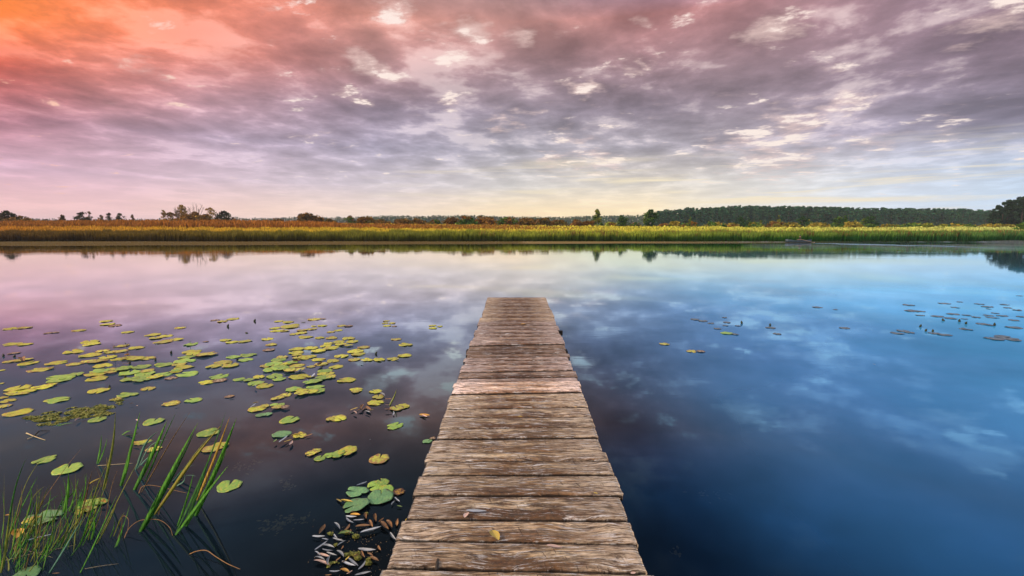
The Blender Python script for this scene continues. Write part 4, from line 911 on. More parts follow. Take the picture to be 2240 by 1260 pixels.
tuft('reed_plant', 'small forked green shoot standing alone behind the stems', [(738,420,775,180,13,'g',.02),(742,420,818,205,13,'g',.0)])
tuft('reed_plant', 'long lime green stem leaning right in front of dark reflections', [(755,965,1075,350,16,'l',.02),(790,890,900,440,8,'b',.05)])
tuft('reed_plant', 'pair of thin green stems rising from the bottom edge', [(600,1262,892,640,16,'g',.01),(360,1262,640,800,14,'s',.01),(370,1262,540,900,12,'k')])
tuft('reed_plant', 'dense bright green tuft in front of the two large pads', [(480,800,520,470,30,'g'),(520,790,600,510,24,'g',.03),(560,1100,570,460,10,'l'),(590,830,660,470,12,'g'),(600,780,645,480,22,'g',-.03),(550,780,535,520,18,'g'),(470,830,450,560,12,'k'),(620,790,705,450,10,'b',.03),(500,850,480,500,10,'g'),(440,740,590,580,10,'k'),(610,800,590,560,16,'g'),(540,800,640,560,16,'k'),(575,790,610,620,22,'g')])
tuft('reed_plant', 'spreading thin green stems left of the dense bright tuft', [(290,1250,235,870,14,'g',.04),(320,1250,340,830,14,'g',-.03),(260,1180,280,560,10,'l',.02),(200,1010,300,640,10,'l'),(250,900,295,590,12,'l'),(230,900,380,560,8,'l',.03),(310,880,385,600,10,'g')])
tuft('reed_plant', 'cluster of tall arching grass stems at the left edge', [(20,1080,200,352,13,'k',.05),(25,1090,95,700,16,'l'),(60,1010,340,335,9,'l',.08),(150,760,290,495,8,'g',.04),(10,1100,28,475,10,'l',.02),(40,1020,160,560,8,'b',-.05),(30,1040,120,720,12,'g'),(5,1000,10,600,12,'g'),(90,1000,190,640,10,'k',.04)])
tuft('reed_plant', 'long brown tipped stem slanting right above the round pads', [(290,730,620,288,10,'b',.03),(300,760,450,640,8,'k',.04),(380,890,520,610,8,'k',.04),(400,930,610,640,9,'g',.04)])
tuft('reed_plant', 'straight green stems in the foreground below the blotched pad', [(690,1010,715,790,18,'g'),(600,1060,745,640,12,'g',.03),(620,1050,800,660,12,'g',.02),(640,1000,705,840,12,'g'),(510,1080,515,880,9,'g')])
tuft('reed_plant', 'few short stems in the lower left corner', [(-10,1262,-40,900,18,'g'),(60,1262,0,1080,18,'l',-.05),(0,1262,70,760,18,'l',.02),(110,1262,95,1100,10,'k'),(150,1255,150,1010,8,'k')])
tuft('reed_plant', 'thin upright stems with fine dark tips between tuft and tall stem', [(700,760,720,560,8,'g'),(655,830,830,380,9,'l',.04),(720,900,690,600,8,'g',.04),(760,800,740,620,8,'k')])
tuft('reed_plant', 'bent silvery green leaves floating around the stub of wide blade', [(1030,465,1215,150,18,'s',.10),(1040,455,1285,215,12,'s',.16),(1300,560,1500,410,14,'s',.12),(1330,550,1500,498,16,'s',.10),(1290,600,1410,470,18,'s',-.20),(1050,440,1165,340,12,'s',.1)])
tuft('reed_plant', 'narrow floating leaf pair behind the tall thin stem', [(905,200,1000,150,20,'g',.08),(910,195,1060,160,14,'k',-.05),(980,175,1090,160,8,'s',.02)])
tuft('reed_plant', 'single upright lime blade in the debris beside the pier', [(1400,925,1468,765,16,'l',-.04),(1410,925,1600,925,10,'y',.03)], 500, 660, 4, 'grass blade', None)
tuft('reed_plant', 'small floating sprig of pointed leaves behind the straw cross', [(430,1115,540,1065,26,'s',.05),(435,1110,640,1062,14,'g',.04),(330,1120,430,1110,14,'s')], 0, 660, 4, 'sprig', None)

for k, (cx, cy, n_, lab) in enumerate([(70, 1150, 20, 'loose wisps of thin grass at far lower left'), (190, 1010, 20, 'thin tangled stems between the edge grass and the bright tuft'), (300, 1130, 18, 'fine upright stems just left of the long straw end'), (430, 1060, 18, 'crowded fine stems in front of the dense bright tuft'), (640, 950, 15, 'sparse fine stems right of the dense bright tuft'), (140, 1240, 10, 'short fine stems along the bottom edge at lower left'), (860, 1020, 5, 'few fine stems left of the hooked curled stem')]):
    L = []
    for i in range(n_):
        bx = cx + nr.normal(0, 55); by = min(1262, cy + nr.normal(0, 40)); hh = nr.uniform(150, 430); le = nr.normal(.30, .22)
        L.append((bx, by, bx + hh * le, by - hh, nr.uniform(5, 12), str(nr.choice(['g', 'g', 'k', 'l', 'l', 'b'])), nr.normal(0, .05)))
    tuft('reed_plant', lab, L)

def stem(name, label, zpts, wz, m, ox=0, oy=900, sc=3.5, cat='dead stem', drop=0, tip=None):
    """zpts: (zx, zy, height above water)"""
    P = []
    for (zx, zy, h) in zpts: P.append(at_z(ox + zx / sc, oy + zy / sc, h))
    # smooth
    Q_ = []; n = len(P)
    for i in range(n - 1):
        p0, p1, p2, p3 = P[max(i - 1, 0)], P[i], P[i + 1], P[min(i + 2, n - 1)]
        for k in range(6):
            t_ = k / 6; Q_.append(.5 * ((2 * p1) + (p2 - p0) * t_ + (2 * p0 - 5 * p1 + 4 * p2 - p3) * t_ ** 2 + (3 * p1 - p0 - 3 * p2 + p3) * t_ ** 3))
    Q_.append(P[-1]); r = wz * .62 / sc / F_PX * (P[0].y * CT + EYE * ST) / 2
    root = P[0].copy(); V, Fc = tube([q - root for q in Q_], [r * (1 - .6 * i / len(Q_)) for i in range(len(Q_))], 6)
    o = meshobj(name, V, Fc, m, None, True); o.location = root; return tag(o, label, cat)
M_DEAD = simple('dead_stem', (.30, .15, .05), .6, .3, .35, 40); M_DARK = simple('dark_stem', (.035, .028, .02), .6); M_STRAW = simple('straw', (.55, .42, .22), .6, .3, .3, 60)
M_BUD = simple('lily_bud', (.03, .035, .012), .6); M_BUDG = simple('green_bud', (.25, .27, .10), .6)
stem('bent_stem', 'orange brown dead stem bent into a wide arch by the reeds', [(945,990,-.01),(985,900,.03),(1060,840,.07),(1150,826,.08),(1230,835,.08),(1300,890,.04),(1325,965,-.01)], 11, M_DEAD)
stem('bent_stem', 'dead stem curling over at its top left of the arch', [(905,885,-.01),(920,840,.03),(945,800,.06),(975,815,.06),(985,850,.04),(970,950,-.01)], 9, M_DEAD)
stem('bent_stem', 'long flat dead leaf arching between the wide green blades', [(1060,640,-.01),(1085,580,.03),(1140,565,.04),(1220,575,.03),(1320,600,.015),(1430,625,.0)], 10, M_DEAD)
stem('bent_stem', 'lone curled orange stem floating on the black water', [(1440,1100,-.01),(1500,1072,.02),(1580,1065,.03),(1650,1110,.02),(1740,1165,.012),(1840,1208,.006)], 13, M_DEAD)
stem('bent_stem', 'short hooked brown stem behind the yellow reed', [(1215,800,-.01),(1222,740,.04),(1225,700,.06),(1205,686,.06)], 8, M_DEAD)
stem('floating_straw', 'long pale straw lying on the water near the bottom left', [(0,1150,.006),(200,1100,.006),(400,1060,.006),(585,1020,.006)], 5, M_STRAW)
stem('floating_straw', 'short pale straw below the long straw', [(160,1050,.006),(280,1085,.006),(405,1118,.006)], 4, M_STRAW)
stem('floating_straw', 'faint straw near the bottom edge of the dark water', [(650,1205,.006),(760,1185,.006),(910,1165,.006)], 4, M_STRAW)
stem('floating_straw', 'grey blue flat stalk lying behind the green shoot', [(750,415,.006),(850,408,.006),(1020,396,.006)], 8, M_STRAW)
stem('floating_straw', 'white blade floating flat beside the hanging orange leaf', [(215,985,.006),(300,962,.008),(405,938,.006)], 18, simple('bleached', (.62, .66, .70), .5))
stem('floating_straw', 'yellow straw, longer arm of the crossed pair', [(232,1150,.006),(300,1178,.01),(397,1212,.006)], 18, M_STRAW, 0, 660, 4)
stem('floating_straw', 'pale straw, shorter arm of the crossed pair', [(243,1200,.012),(285,1180,.012),(345,1155,.012)], 12, M_STRAW, 0, 660, 4)
stem('dark_twig', 'dark twig lump resting on the crossed straws', [(300,1175,.012),(340,1135,.03),(375,1130,.02),(435,1130,.008)], 20, M_BEAM, 0, 660, 4, 'twig')
stem('dark_twig', 'dark stick lying across the middle of the lily raft', [(1060,525,.05),(1160,520,.05),(1250,516,.045)], 8, M_DARK, 0, 660, 4, 'twig')
for (x0, y0, x1, y1, l) in [(1005,460,990,370,'left'),(1110,450,1115,370,'right')]:
    o = stem('upright_stalk', f'dark upright leafy stalk, {l} one of two in the lily raft', [(x0, y0, -.01), ((x0 + x1) / 2 + 6, y0 - 10, .07), (x1, y0 - 14, .16)], 9, M_DARK, 0, 660, 4, 'stalk')
    for k in range(6):
        a = nr.uniform(0, 6.28); V, Fc, C = blade_geo([Vector((0, 0, .09 + .012 * k)) + Vector((math.cos(a), math.sin(a), .8)) * .012 * q for q in range(5)], .014, Vector((-math.sin(a), math.cos(a), 0)))
        meshobj('leaf', V, Fc, BM['k'] if k % 2 else BM['b'], o, True, C)
# sprig behind pads
stem('green_sprig', 'little forked green sprig behind the top middle pads', [(1665,355,-.01),(1660,345,.05),(1675,345,.11)], 7, BM['g'] if False else simple('sprig', (.05, .12, .04)), 0, 660, 4, 'sprig')
for (px, py) in [(7,780),(30,781),(498,715),(541,729),(340,789-12+12),(375,773),(519,788),(822,775),(275,826),(239,848),(556,703),(1623,708),(1685,713),(2065,702),(2099,704),(2012,715),(2176,712),(2025,725),(2040,726),(2113,709),(284,796)]:
    big = py > 760; h = .045; root = at_z(px, py, 0); mb = MB()
    r = 4.2 / F_PX * root.y * .55
    V, Fc = tube([(0, 0, -.02), (.1 * r, 0, r * .6), (.2 * r, 0, r * 1.4), (0, 0, r * 2.1), (-.4 * r, 0, r * 3.0)], [r * .5, r * .95, r * 1.0, r * .6, r * .12], 8)
    o = meshobj('lily_bud', V, Fc, M_BUD if px != 822 else M_BUD, None, True); o.location = root; o.rotation_euler = (nr.normal(0, .3), nr.normal(0, .4), nr.random() * 6)
    tag(o, None, 'bud', 'lily buds poking out of the water'); later(o, 'dark lily bud', px, py)

# fallen leaves
def leaf_mat(name, c0, c1):
    m, t, b = mat(name); P = t.new('ShaderNodeTexCoord').outputs['Object']; oi = t.new('ShaderNodeObjectInfo')
    Pn = t.vec('ADD', P, t.vec('SCALE', (3, 7, 1), sc=oi.outputs['Random']))
    n = t.noise(Pn, 3, 5, .6); c = t.mix(t.mr(n, .35, .65), c0, c1); y = t.sep(P)[1]
    c = t.mix(t.mr(t.math('ABSOLUTE', y), .0, .03, .6, 0), c, tuple(min(1, q * 1.6) for q in c1)); c = t.vec('SCALE', c, sc=t.mr(oi.outputs['Random'], 0, 1, .65, 1.25))
    t.put(b.inputs['Base Color'], c); b.inputs['Roughness'].default_value = .55; return m
LMT = {'w': ('silvery grey', leaf_mat('leaf_silver', (.15, .17, .19), (.38, .40, .42))), 'b': ('brown', leaf_mat('leaf_brown', (.10, .045, .02), (.30, .15, .05))),
       'y': ('yellow', leaf_mat('leaf_yellow', (.55, .42, .06), (.45, .28, .05))), 'p': ('pinkish', leaf_mat('leaf_pink', (.50, .30, .22), (.60, .42, .34))), 'o': ('orange', leaf_mat('leaf_orange', (.50, .22, .03), (.62, .34, .05))), 'g': ('green', leaf_mat('leaf_green', (.12, .22, .05), (.20, .26, .06)))}
def leaf_geo(asp, curl, bend):
    n = 12; V = []; Fc = []
    for i in range(n + 1):
        t_ = i / n; x = t_ - .5; w_ = asp * math.sin(math.pi * t_ ** .8) ** .9 * .5 + .004; cy = bend * (x * x * 4 - 1) * .12
        for s in (-1, -.5, 0, .5, 1): V.append((x, cy + s * w_, curl * (abs(s) ** 1.5) * w_ * 1.2 + .10 * curl * x * x * 4 * .5 + .01 * math.sin(9 * t_ + s)))
    for i in range(n):
        for k in range(4): a = i * 5 + k; Fc.append((a, a + 5, a + 6, a + 1))
    n0 = len(V); V += [(x, y, z - .004) for x, y, z in V]; Fc += [tuple(q + n0 for q in f[::-1]) for f in Fc]
    lp = [i * 5 for i in range(n + 1)] + [n * 5 + k for k in range(1, 5)] + [i * 5 + 4 for i in range(n - 1, -1, -1)] + [3, 2, 1]
    Fc += [(lp[i], lp[(i + 1) % len(lp)], lp[(i + 1) % len(lp)] + n0, lp[i] + n0) for i in range(len(lp))]
    return V, Fc
leaf_cache = {}
def leaf(px, py, ang, lpx, k, asp=None, z=.008, on='water', label=None, curl=None, nm=None):
    v = int(nr.integers(9)); asp = asp or {'w': .17, 'b': .25, 'y': .2, 'p': .22, 'o': .4, 'g': .3}[k]; key = (k, round(asp, 2), v)
    if key not in leaf_cache:
        V, Fc = leaf_geo(asp, nr.uniform(.0, 1.3), nr.uniform(-.9, .9)); me = bpy.data.meshes.new('fallen_leaf'); me.from_pydata(V, [], [f[::-1] for f in Fc]); me.materials.append(LMT[k][1]); me.polygons.foreach_set('use_smooth', [True] * len(me.polygons)); leaf_cache[key] = me
    if on == 'deck': c = at_z(px, py, DECK0 + z, SL)
    else: c = at_z(px, py, z)
    # length and heading measured on the surface
    a = R(ang); e0 = (at_z if on != 'deck' else (lambda q, r_, zz: at_z(q, r_, DECK0 + zz, SL)))
    p1 = e0(px - math.cos(a) * lpx / 2, py + math.sin(a) * lpx / 2, z); p2 = e0(px + math.cos(a) * lpx / 2, py - math.sin(a) * lpx / 2, z); d = p2 - p1
    o = bpy.data.objects.new(nm or 'fallen_leaf', leaf_cache[key]); col.objects.link(o); L = d.length * (.88 if on != 'deck' else 1)
    o.location = c; o.scale = (L, L, L * (.35 if on == 'deck' else .8)); o.rotation_euler = (nr.normal(0, .12), nr.normal(0, .05), math.atan2(d.y, d.x))
    if label: tag(o, label, 'leaf')
    else: tag(o, None, 'leaf', 'fallen leaves drifting on the water'); later(o, f'{LMT[k][0]} leaf', px, py)
    return o
for (zx, zy, an, L, k) in [(950,553,20,100,'w'),(835,690,-8,110,'y'),(775,682,-40,60,'y'),(860,832,-30,80,'w'),(870,806,-5,100,'w'),(930,828,0,100,'w'),(980,800,-80,60,'b'),(1055,815,-80,60,'b'),(1098,833,40,60,'b'),(1020,860,-60,60,'b'),(960,878,5,140,'b'),(1125,878,-45,100,'b'),(1160,865,-50,80,'b'),(1222,848,80,60,'b'),(1020,910,15,190,'w'),(645,905,60,100,'b'),(760,880,-45,70,'w'),(840,885,55,70,'b'),(620,957,0,115,'w'),(670,975,-10,60,'w'),(750,958,-50,50,'w'),(770,983,-15,100,'w'),(830,940,0,140,'g'),(795,1010,30,90,'w'),(640,1025,35,140,'w'),(690,1038,-10,120,'w'),(690,1058,-10,100,'w'),(660,1105,-12,110,'p'),(645,1165,-15,150,'p'),(720,1095,-20,100,'w'),(785,1095,-45,90,'w'),(700,1140,75,90,'w'),(745,1218,5,100,'w'),(885,1150,-38,110,'w'),(850,1165,-22,130,'w'),(950,1175,50,100,'w'),(990,1055,-8,160,'w'),(1085,1045,-60,50,'b'),(1045,1130,-25,90,'b'),(960,1095,-60,60,'b'),(1190,957,-50,80,'w'),(960,1240,15,150,'w'),(820,1225,-15,90,'o'),(855,1230,30,60,'p'),(1190,700,50,50,'w'),(1222,675,-40,60,'w'),(1240,725,-8,50,'g'),(800,1040,60,40,'b'),(840,1122,50,60,'y'),(815,1150,20,50,'b'),(610,1090,-40,60,'w'),(630,1130,-20,90,'w'),(770,1130,40,60,'b'),(905,1100,30,60,'b'),(1015,1100,-30,60,'b'),(695,1250,5,60,'b'),(900,790,0,90,'o'),(860,925,80,50,'b'),(1290,830,70,30,'y')]:
    leaf(520 + zx / 3.5, 900 + zy / 3.5, an, L / 3.5, k, z=.008 + .006 * nr.random())
for (zx, zy, an, L, k) in [(215,905,35,70,'w'),(240,885,15,60,'y'),(120,680,20,60,'w'),(232,745,-70,26,'w'),(700,688,-40,24,'w'),(1480,505,-15,40,'w'),(1345,815,-30,60,'w'),(1400,848,0,70,'b'),(1390,905,5,50,'p'),(1100,935,20,90,'y'),(1105,970,-40,40,'p'),(1150,945,20,60,'b'),(1190,925,40,60,'b'),(1215,965,-20,60,'w'),(1230,930,-40,60,'b'),(1250,950,10,50,'y'),(1170,920,60,50,'b'),(1440,975,80,30,'w'),(1400,940,0,80,'b'),(1715,990,-5,110,'o'),(1715,1000,-25,60,'p'),(480,1200,35,110,'w'),(520,1215,20,90,'y'),(600,1165,10,120,'y'),(545,1235,60,60,'p'),(700,1165,15,90,'b'),(620,605,40,50,'w'),(600,520,5,90,'b'),(800,545,35,60,'b'),(740,640,50,50,'w'),(1170,520,-20,36,'w'),(1240,1205,0,20,'w'),(405,1215,45,40,'g'),(30,822,8,60,'o')]:
    leaf(500 + zx / 4, 660 + zy / 4, an, L / 4, k, z=.012 + .02 * nr.random())
for (zx, zy, an, L, k) in [(75,915,60,26,'w'),(1030,553,0,22,'p'),(145,795,30,30,'w'),(1360,660,-10,30,'w'),(1105,540,5,90,'b'),(1115,465,10,70,'o'),(205,510,-60,40,'b'),(60,800,25,60,'b'),(760,950,30,30,'p'),(680,1030,35,70,'p'),(1150,890,10,60,'b'),(1200,910,0,24,'p'),(235,1058,0,18,'w'),(1850,1165,10,60,'y'),(1550,895,10,60,'y'),(1290,745,10,50,'w'),(1450,290,5,40,'b'),(1200,1040,-40,30,'p')]:
    leaf(zx / 4, 660 + zy / 4, an, L / 4, k, z=.02 + .02 * nr.random())
for (zx, zy, an, L, k) in [(725,538,30,120,'y'),(1040,240,-20,60,'y'),(60,797,5,60,'o'),(135,940,80,100,'o'),(245,835,40,70,'y'),(650,690,10,60,'y'),(430,1238,10,70,'b'),(795,690,-30,40,'o'),(1130,240,20,110,'g')]:
    leaf(zx / 3.5, 900 + zy / 3.5, an, L / 3.5, k, z=.02 + .015 * nr.random())
o = leaf(1912, 797, -10, 8, 'w', z=.01, label='tiny white leaf speck floating alone on the blue water')
# leaves lying on the deck
leaf(1042, 1117, -3, 46, 'w', .22, .014, 'deck', 'long white willow leaf lying on a grey pier plank')
leaf(1021, 1126.5, 50, 15, 'p', .5, .012, 'deck', 'small pinkish leaf touching the white willow leaf')
leaf(1084, 1171, -58, 26, 'y', .62, .012, 'deck', 'yellow pointed leaf lying on the pier')
leaf(1213, 1195, -8, 36, 'p', .25, .012, 'deck', 'pink brown curled leaf on the nearest whole plank')
leaf(1138, 911, 3, 10, 'y', .4, .010, 'deck', 'tiny yellow leaf in a gap beyond the middle planks')
leaf(1145, 709, 5, 12, 'o', .5, .012, 'deck', 'tiny orange leaf near the far end of the pier')
leaf(1259, 890, 5, 7, 'o', .4, .010, 'deck', 'tiny orange leaf crumb near the right edge of the pier')
leaf(1303, 1079, -20, 10, 'y', .3, .010, 'deck', 'thin yellow leaf scrap by the pier right edge')
leaf(1180, 1081, -40, 14, 'b', .2, .012, 'deck', 'thin brown needle crossing a gap in the middle of the pier')
leaf(1385, 1253, 10, 12, 'p', .5, .012, 'deck', 'small pale leaf at the bottom right corner of the pier')
# dark hollow splinter in the last plank
mb = MB(); c0 = deck(955, 1246); c1 = deck(958, 1222)
V, Fc = tube([c0 - Vector((0, 0, .002)), c0.lerp(c1, .5) + Vector((0, 0, .006)), c1 + Vector((0, 0, .001))], [.009, .008, .002], 6); o = meshobj('splinter', V, Fc, M_BEAM, pier, True)

# weed: algae mat and small floating rosettes
M_ALG, t_, b_ = mat('algae'); P_ = t_.new('ShaderNodeNewGeometry').outputs['Random Per Island']
t_.put(b_.inputs['Base Color'], t_.ramp(P_, [(0, (.05, .07, .01)), (.4, (.16, .17, .02)), (.8, (.26, .24, .03)), (1, (.34, .28, .06))])); b_.inputs['Roughness'].default_value = .7
def weed(name, blobs, n, size, label, cat, kind=None, group=None, hz=.012):
    V = []; 
    tot = sum(b[2] * b[3] for b in blobs)
    for (px, py, rx, ry) in blobs:
        m_ = int(n * rx * ry / tot)
        for k in range(m_):
            a = nr.random() * 6.28; r = nr.random() ** .55; p = at_z(px + math.cos(a) * r * rx, py + math.sin(a) * r * ry, .004 + hz * (1 - r) * nr.random())
            if mnoise.noise(Vector((p.x * 9, p.y * 9, 0))) < -.22: continue
            d = nr.random() * 6.28; L = size * nr.uniform(.5, 1.5); u1 = Vector((math.cos(d), math.sin(d), nr.normal(0, .35))) * L; u2 = Vector((-math.sin(d), math.cos(d), nr.normal(0, .35))) * L * .5
            V += [p - u1, p + u2, p + u1, p - u2]
    o = fastmesh(name, [tuple(v) for v in V], np.arange(len(V)).reshape(-1, 4), M_ALG); return tag(o, label, cat, group, kind)
weed('algae_mat', [(150,907,60,9),(110,918,40,7),(75,914,26,4),(200,902,50,8),(228,890,24,5),(175,895,30,5),(215,908,24,4),(110,925,18,5),(258,874,14,4),(262,882,8,3),(88,929,8,2)], 6500, .014, 'long mossy yellow green algae mat floating beyond the reeds', 'algae', 'stuff')
for (zx, zy, r) in [(905,955,26),(895,1083,40),(735,1180,52),(920,1120,26),(1000,1160,26),(710,935,20),(985,780,12),(1005,1130,16),(750,1020,14),(835,1095,20),(835,925,24)]:
    px, py = 520 + zx / 3.5, 900 + zy / 3.5
    o = weed('floating_fern', [(px, py, r / 3.5, r / 3.5 * .62)], 330 if r > 20 else 120, .0065, None, 'water plant', group='little green floating ferns among the leaf litter', hz=.02)
    later(o, 'little yellow green floating fern', px, py)
# crumbs of debris at the litter
M_CR = simple('crumb', (.30, .20, .10), .7, .3, .6, 200); V = []
for k in range(170):
    px = nr.normal(800, 45); py = 1150 + nr.random() * 110
    if px > edgeL(py) - 4: continue
    p = at_z(px, py, .004); s = nr.uniform(.001, .004); d = nr.random() * 6.28; u1 = Vector((math.cos(d), math.sin(d), .2)) * s; u2 = Vector((-math.sin(d), math.cos(d), .1)) * s * .6; V += [p - u1, p + u2, p + u1, p - u2]
tag(fastmesh('litter_crumbs', [tuple(v) for v in V], np.arange(len(V)).reshape(-1, 4), M_CR), 'fine leaf crumbs scattered on the black water beside the pier', 'debris', kind='stuff')
# sunken leaves and weed seen dimly through the water
M_SUNK = simple('sunken_weed', (.30, .24, .12), .9, .1, .5, 20); V = []
for (px, py, rx, ry, n) in [(600,1150,30,14,60),(650,1135,24,10,40),(630,1062,14,9,30),(530,1020,20,8,30),(560,1010,14,6,16),(1480,1210,8,14,14),(1560,1080,40,14,16)]:
    for k in range(n):
        p = at_z(px + nr.normal(0, rx * .6), py + nr.normal(0, ry * .6), -.09 - nr.random() * .05); d = nr.random() * 6.28; L = nr.uniform(.008, .022); u1 = Vector((math.cos(d), math.sin(d), .2)) * L; u2 = Vector((-math.sin(d), math.cos(d), .1)) * L * .6; V += [p - u1, p + u2, p + u1, p - u2]
tag(fastmesh('sunken_weed', [tuple(v) for v in V], np.arange(len(V)).reshape(-1, 4), M_SUNK), 'pale weed and rotting leaves lying just under the water surface', 'water weed', kind='stuff')

# ---------------------------------------------------------------- rowing boat and rower
bd = 74.0
def boat():
    c = at_z(1746, 530.5, 0); root = empty('rowing_boat', (c.x, c.y, 0), R(4)); L = 4.3; n = 22; V = []; Fc = []; m = 9
    for shell, off in ((0, 0), (1, .035)):
        for i in range(n + 1):
            t_ = i / n; x = -L / 2 + L * t_; bw = .62 * math.sin(math.pi * min(1, .12 + t_ * .86)) ** .6 * (1 if t_ > .1 else .6 + 4 * t_) - off
            if i == 0: bw = .02
            bw = max(bw, .015); sheer = .34 + .16 * (2 * t_ - 1) ** 2 + (.06 if t_ < .2 else 0); keel = -.12 + .18 * max(0, .25 - t_) / .25 + off
            for k in range(m):
                a = math.pi * k / (m - 1); V.append((x, -math.cos(a) * bw, sheer - (sheer - keel) * math.sin(a) ** .55))
    st = (n + 1) * m
    for i in range(n):
        for k in range(m - 1):
            a = i * m + k; Fc.append((a, a + 1, a + m + 1, a + m)); Fc.append((a + st, a + m + st, a + m + 1 + st, a + 1 + st))
        for k in (0, m - 1): a = i * m + k; Fc.append((a, a + m, a + m + st, a + st))
    Fc.append(tuple(n * m + k for k in range(m))); Fc.append(tuple(n * m + k + st for k in range(m)))
    meshobj('hull', V, Fc, simple('boat_paint', (.03, .055, .07), .5, .4, .3, 3), root, True)
    for x in (-.9, .35, 1.4):
        mb = MB(); mb.box(x - .13, x + .13, -.52, .52, .20, .235); mb.build('thwart', simple('boat_seat', (.25, .18, .11)), root)
    mb = MB(); mb.add(*tube([(-.1, -.55, .38), (-.1, -.55, .46)], [.02, .02], 6)); mb.build('rowlock', M_BEAM, root)
    return root, c
br, bc = boat(); tag(br, 'dark grey blue rowing boat gliding through mist before the right reeds', 'boat')
def person():
    root_loc = Vector((bc.x + .42, bc.y, .24)); me = bpy.data.meshes.new('person'); bmh = bmesh.new(); sk = bmh.verts.layers.skin.verify()
    # seated, leaning forward towards the left, hands on the oar
    J = {'pelvis': (0, 0, .08, .15), 'waist': (-.03, 0, .22, .14), 'chest': (-.10, 0, .42, .20), 'neck0': (-.15, 0, .56, .08), 'neck': (-.17, 0, .62, .055), 'head0': (-.19, 0, .69, .085), 'head1': (-.20, 0, .78, .10), 'head2': (-.195, 0, .86, .07)}
    for s, nme in ((-1, 'r'), (1, 'l')):
        J['sh' + nme] = (-.13, .17 * s, .53, .075); J['el' + nme] = (-.20, .23 * s, .28, .05); J['wr' + nme] = (-.40, .14 * s, .24, .034); J['ha' + nme] = (-.48, .12 * s, .24, .04)
        J['hip' + nme] = (-.05, .10 * s, .08, .11); J['kn' + nme] = (-.48, .14 * s, .17, .07); J['an' + nme] = (-.70, .13 * s, -.16, .045); J['to' + nme] = (-.85, .13 * s, -.16, .035)
    vs = {k: bmh.verts.new(v[:3]) for k, v in J.items()}
    for k, v in J.items(): vs[k][sk].radius = (v[3], v[3])
    vs['pelvis'][sk].use_root = True
    E = [('pelvis', 'waist'), ('waist', 'chest'), ('chest', 'neck0'), ('neck0', 'neck'), ('neck', 'head0'), ('head0', 'head1'), ('head1', 'head2')]
    for n_ in 'rl': E += [('chest', 'sh' + n_), ('sh' + n_, 'el' + n_), ('el' + n_, 'wr' + n_), ('wr' + n_, 'ha' + n_), ('pelvis', 'hip' + n_), ('hip' + n_, 'kn' + n_), ('kn' + n_, 'an' + n_), ('an' + n_, 'to' + n_)]
    # fingers closed round the loom of the oar
    for n_, s in (('r', -1), ('l', 1)):
        for f in range(4):
            y = .12 * s + (f - 1.5) * .02; a = bmh.verts.new((-.52, y, .265)); b = bmh.verts.new((-.55, y, .245)); c = bmh.verts.new((-.545, y, .215))
            for q, r in ((a, .011), (b, .010), (c, .008)): q[sk].radius = (r, r)
            bmh.edges.new((vs['ha' + n_], a)); bmh.edges.new((a, b)); bmh.edges.new((b, c))
    for a, b in E: bmh.edges.new((vs[a], vs[b]))
    bmh.to_mesh(me); bmh.free(); o = bpy.data.objects.new('person', me); col.objects.link(o); o.location = root_loc; o.rotation_euler = (0, 0, R(4))
    o.modifiers.new('skin', 'SKIN'); sb = o.modifiers.new('sub', 'SUBSURF'); sb.levels = 1; sb.render_levels = 1
    m, t, b = mat('clothed_person'); P = t.new('ShaderNodeTexCoord').outputs['Object']; x, y, z = t.sep(P)
    skin = t.math('MAXIMUM', t.mr(z, .60, .61), t.math('MULTIPLY', t.mr(x, -.38, -.40), t.mr(z, .19, .20)))
    t.put(b.inputs['Base Color'], t.mix(skin, t.vec('SCALE', (.022, .017, .014), sc=t.mr(t.noise(P, 9, 3), .3, .7, .7, 1.3)), (.42, .23, .16))); b.inputs['Roughness'].default_value = .8; me.materials.append(m)
    mb = MB(); mb.add(*tube([(-.19, 0, .80), (-.19, 0, .84), (-.185, 0, .90), (-.18, 0, .925)], [.112, .112, .10, .03], 12)); mb.add(*tube([(-.27, 0, .815), (-.27, 0, .83)], [.08, .075], 10)); mb.build('cap', simple('cap', (.03, .03, .035)), o)
    mb = MB(); mb.add(*tube([(-.298, 0, .755), (-.315, 0, .745)], [.018, .012], 6)); mb.build('nose', simple('skin', (.42, .23, .16)), o)
    return tag(o, 'person in dark clothing and cap leaning forward to row the boat', 'person')
person()
mb = MB(); h0 = Vector((bc.x - .06, bc.y - .05, .50)); h1 = Vector((bc.x + .3, bc.y - .60, .46)); h2 = Vector((bc.x + 1.5, bc.y - 1.7, .02))
V, Fc = tube([h0, h1, h2], [.022, .024, .02], 6); rt = h0.copy(); orr = empty('oar', rt)
meshobj('loom', [Vector(v) - rt for v in V], Fc, simple('oar_wood', (.32, .23, .16)), orr, True)
d_ = (h2 - h1).normalized(); s_ = Vector((0, 0, 1)).cross(d_).normalized(); V = []
for t0, w0 in ((0, .03), (.15, .07), (.5, .08)): 
    p = h2 + d_ * t0 - rt; V += [p - s_ * w0 + Vector((0, 0, .012)), p + s_ * w0 + Vector((0, 0, .012)), p + s_ * w0 - Vector((0, 0, .012)), p - s_ * w0 - Vector((0, 0, .012))]
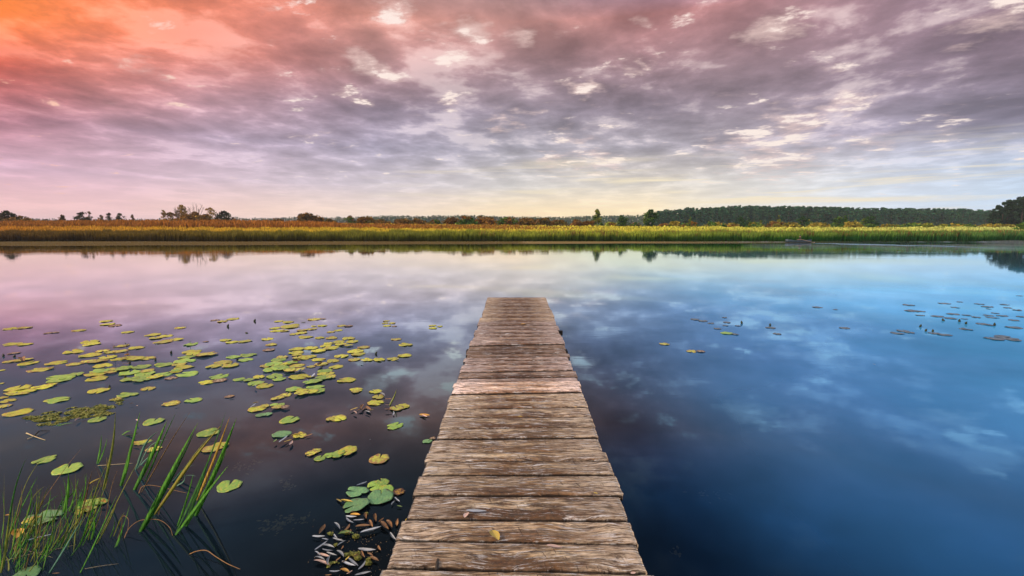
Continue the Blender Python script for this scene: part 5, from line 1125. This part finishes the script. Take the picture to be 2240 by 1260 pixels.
meshobj('oar_blade', V, [(i * 4 + k, i * 4 + (k + 1) % 4, i * 4 + 4 + (k + 1) % 4, i * 4 + 4 + k) for i in range(2) for k in range(4)] + [(3, 2, 1, 0), (8, 9, 10, 11)], simple('oar_paint', (.6, .48, .36)), orr)
tag(orr, 'pale wooden oar held by the rower, dipping behind the boat', 'oar')

# ---------------------------------------------------------------- air
def haze():
    m = bpy.data.materials.new('haze'); m.use_nodes = True; t = NT(m.node_tree); t.n.clear()
    v = t.new('ShaderNodeVolumePrincipled'); v.inputs['Density'].default_value = .00016; v.inputs['Color'].default_value = (.86, .93, 1.0, 1)
    o = t.new('ShaderNodeOutputMaterial'); t.l.new(v.outputs[0], o.inputs['Volume'])
    mb = MB(); mb.box(-2700, 2700, -60, 2700, -2.5, 60); tag(mb.build('haze', m), 'thin morning haze over the lake and marsh', 'haze', kind='stuff')
def mist(px, y, rx, ry, rz, dens, i):
    x = (px - 1120) / 1058 * y; bmh = bmesh.new(); bmesh.ops.create_icosphere(bmh, subdivisions=3, radius=1)
    for v in bmh.verts:
        f = 1 + .25 * mnoise.noise(v.co * 1.7 + Vector((i * 5, 0, 0))); v.co = Vector((v.co.x * rx * f, v.co.y * ry * f, v.co.z * rz * f))
    me = bpy.data.meshes.new('mist'); bmh.to_mesh(me); bmh.free(); m = bpy.data.materials.new('mist'); m.use_nodes = True; t = NT(m.node_tree); t.n.clear()
    v = t.new('ShaderNodeVolumePrincipled'); v.inputs['Density'].default_value = dens; v.inputs['Color'].default_value = (.9, .95, 1, 1)
    o_ = t.new('ShaderNodeOutputMaterial'); t.l.new(v.outputs[0], o_.inputs['Volume']); me.materials.append(m)
    o = bpy.data.objects.new('mist', me); col.objects.link(o); o.location = (x, y, rz * .75); tag(o, kind='stuff')
for i, a in enumerate([(1690, 60, 3.5, 3, .16, .020), (1768, 58, 3, 3, .16, .022), (1850, 61, 5, 3, .14, .018), (1930, 57, 3, 3, .18, .018), (2040, 62, 5, 3, .14, .018), (2150, 58, 4, 3, .2, .02), (2230, 62, 5, 4, .4, .02), (1990, 54, 4, 3, .14, .014), (2110, 52, 5, 3, .14, .014)]): mist(*a, i)
HAZE = True
if HAZE: haze()
finish_labels()
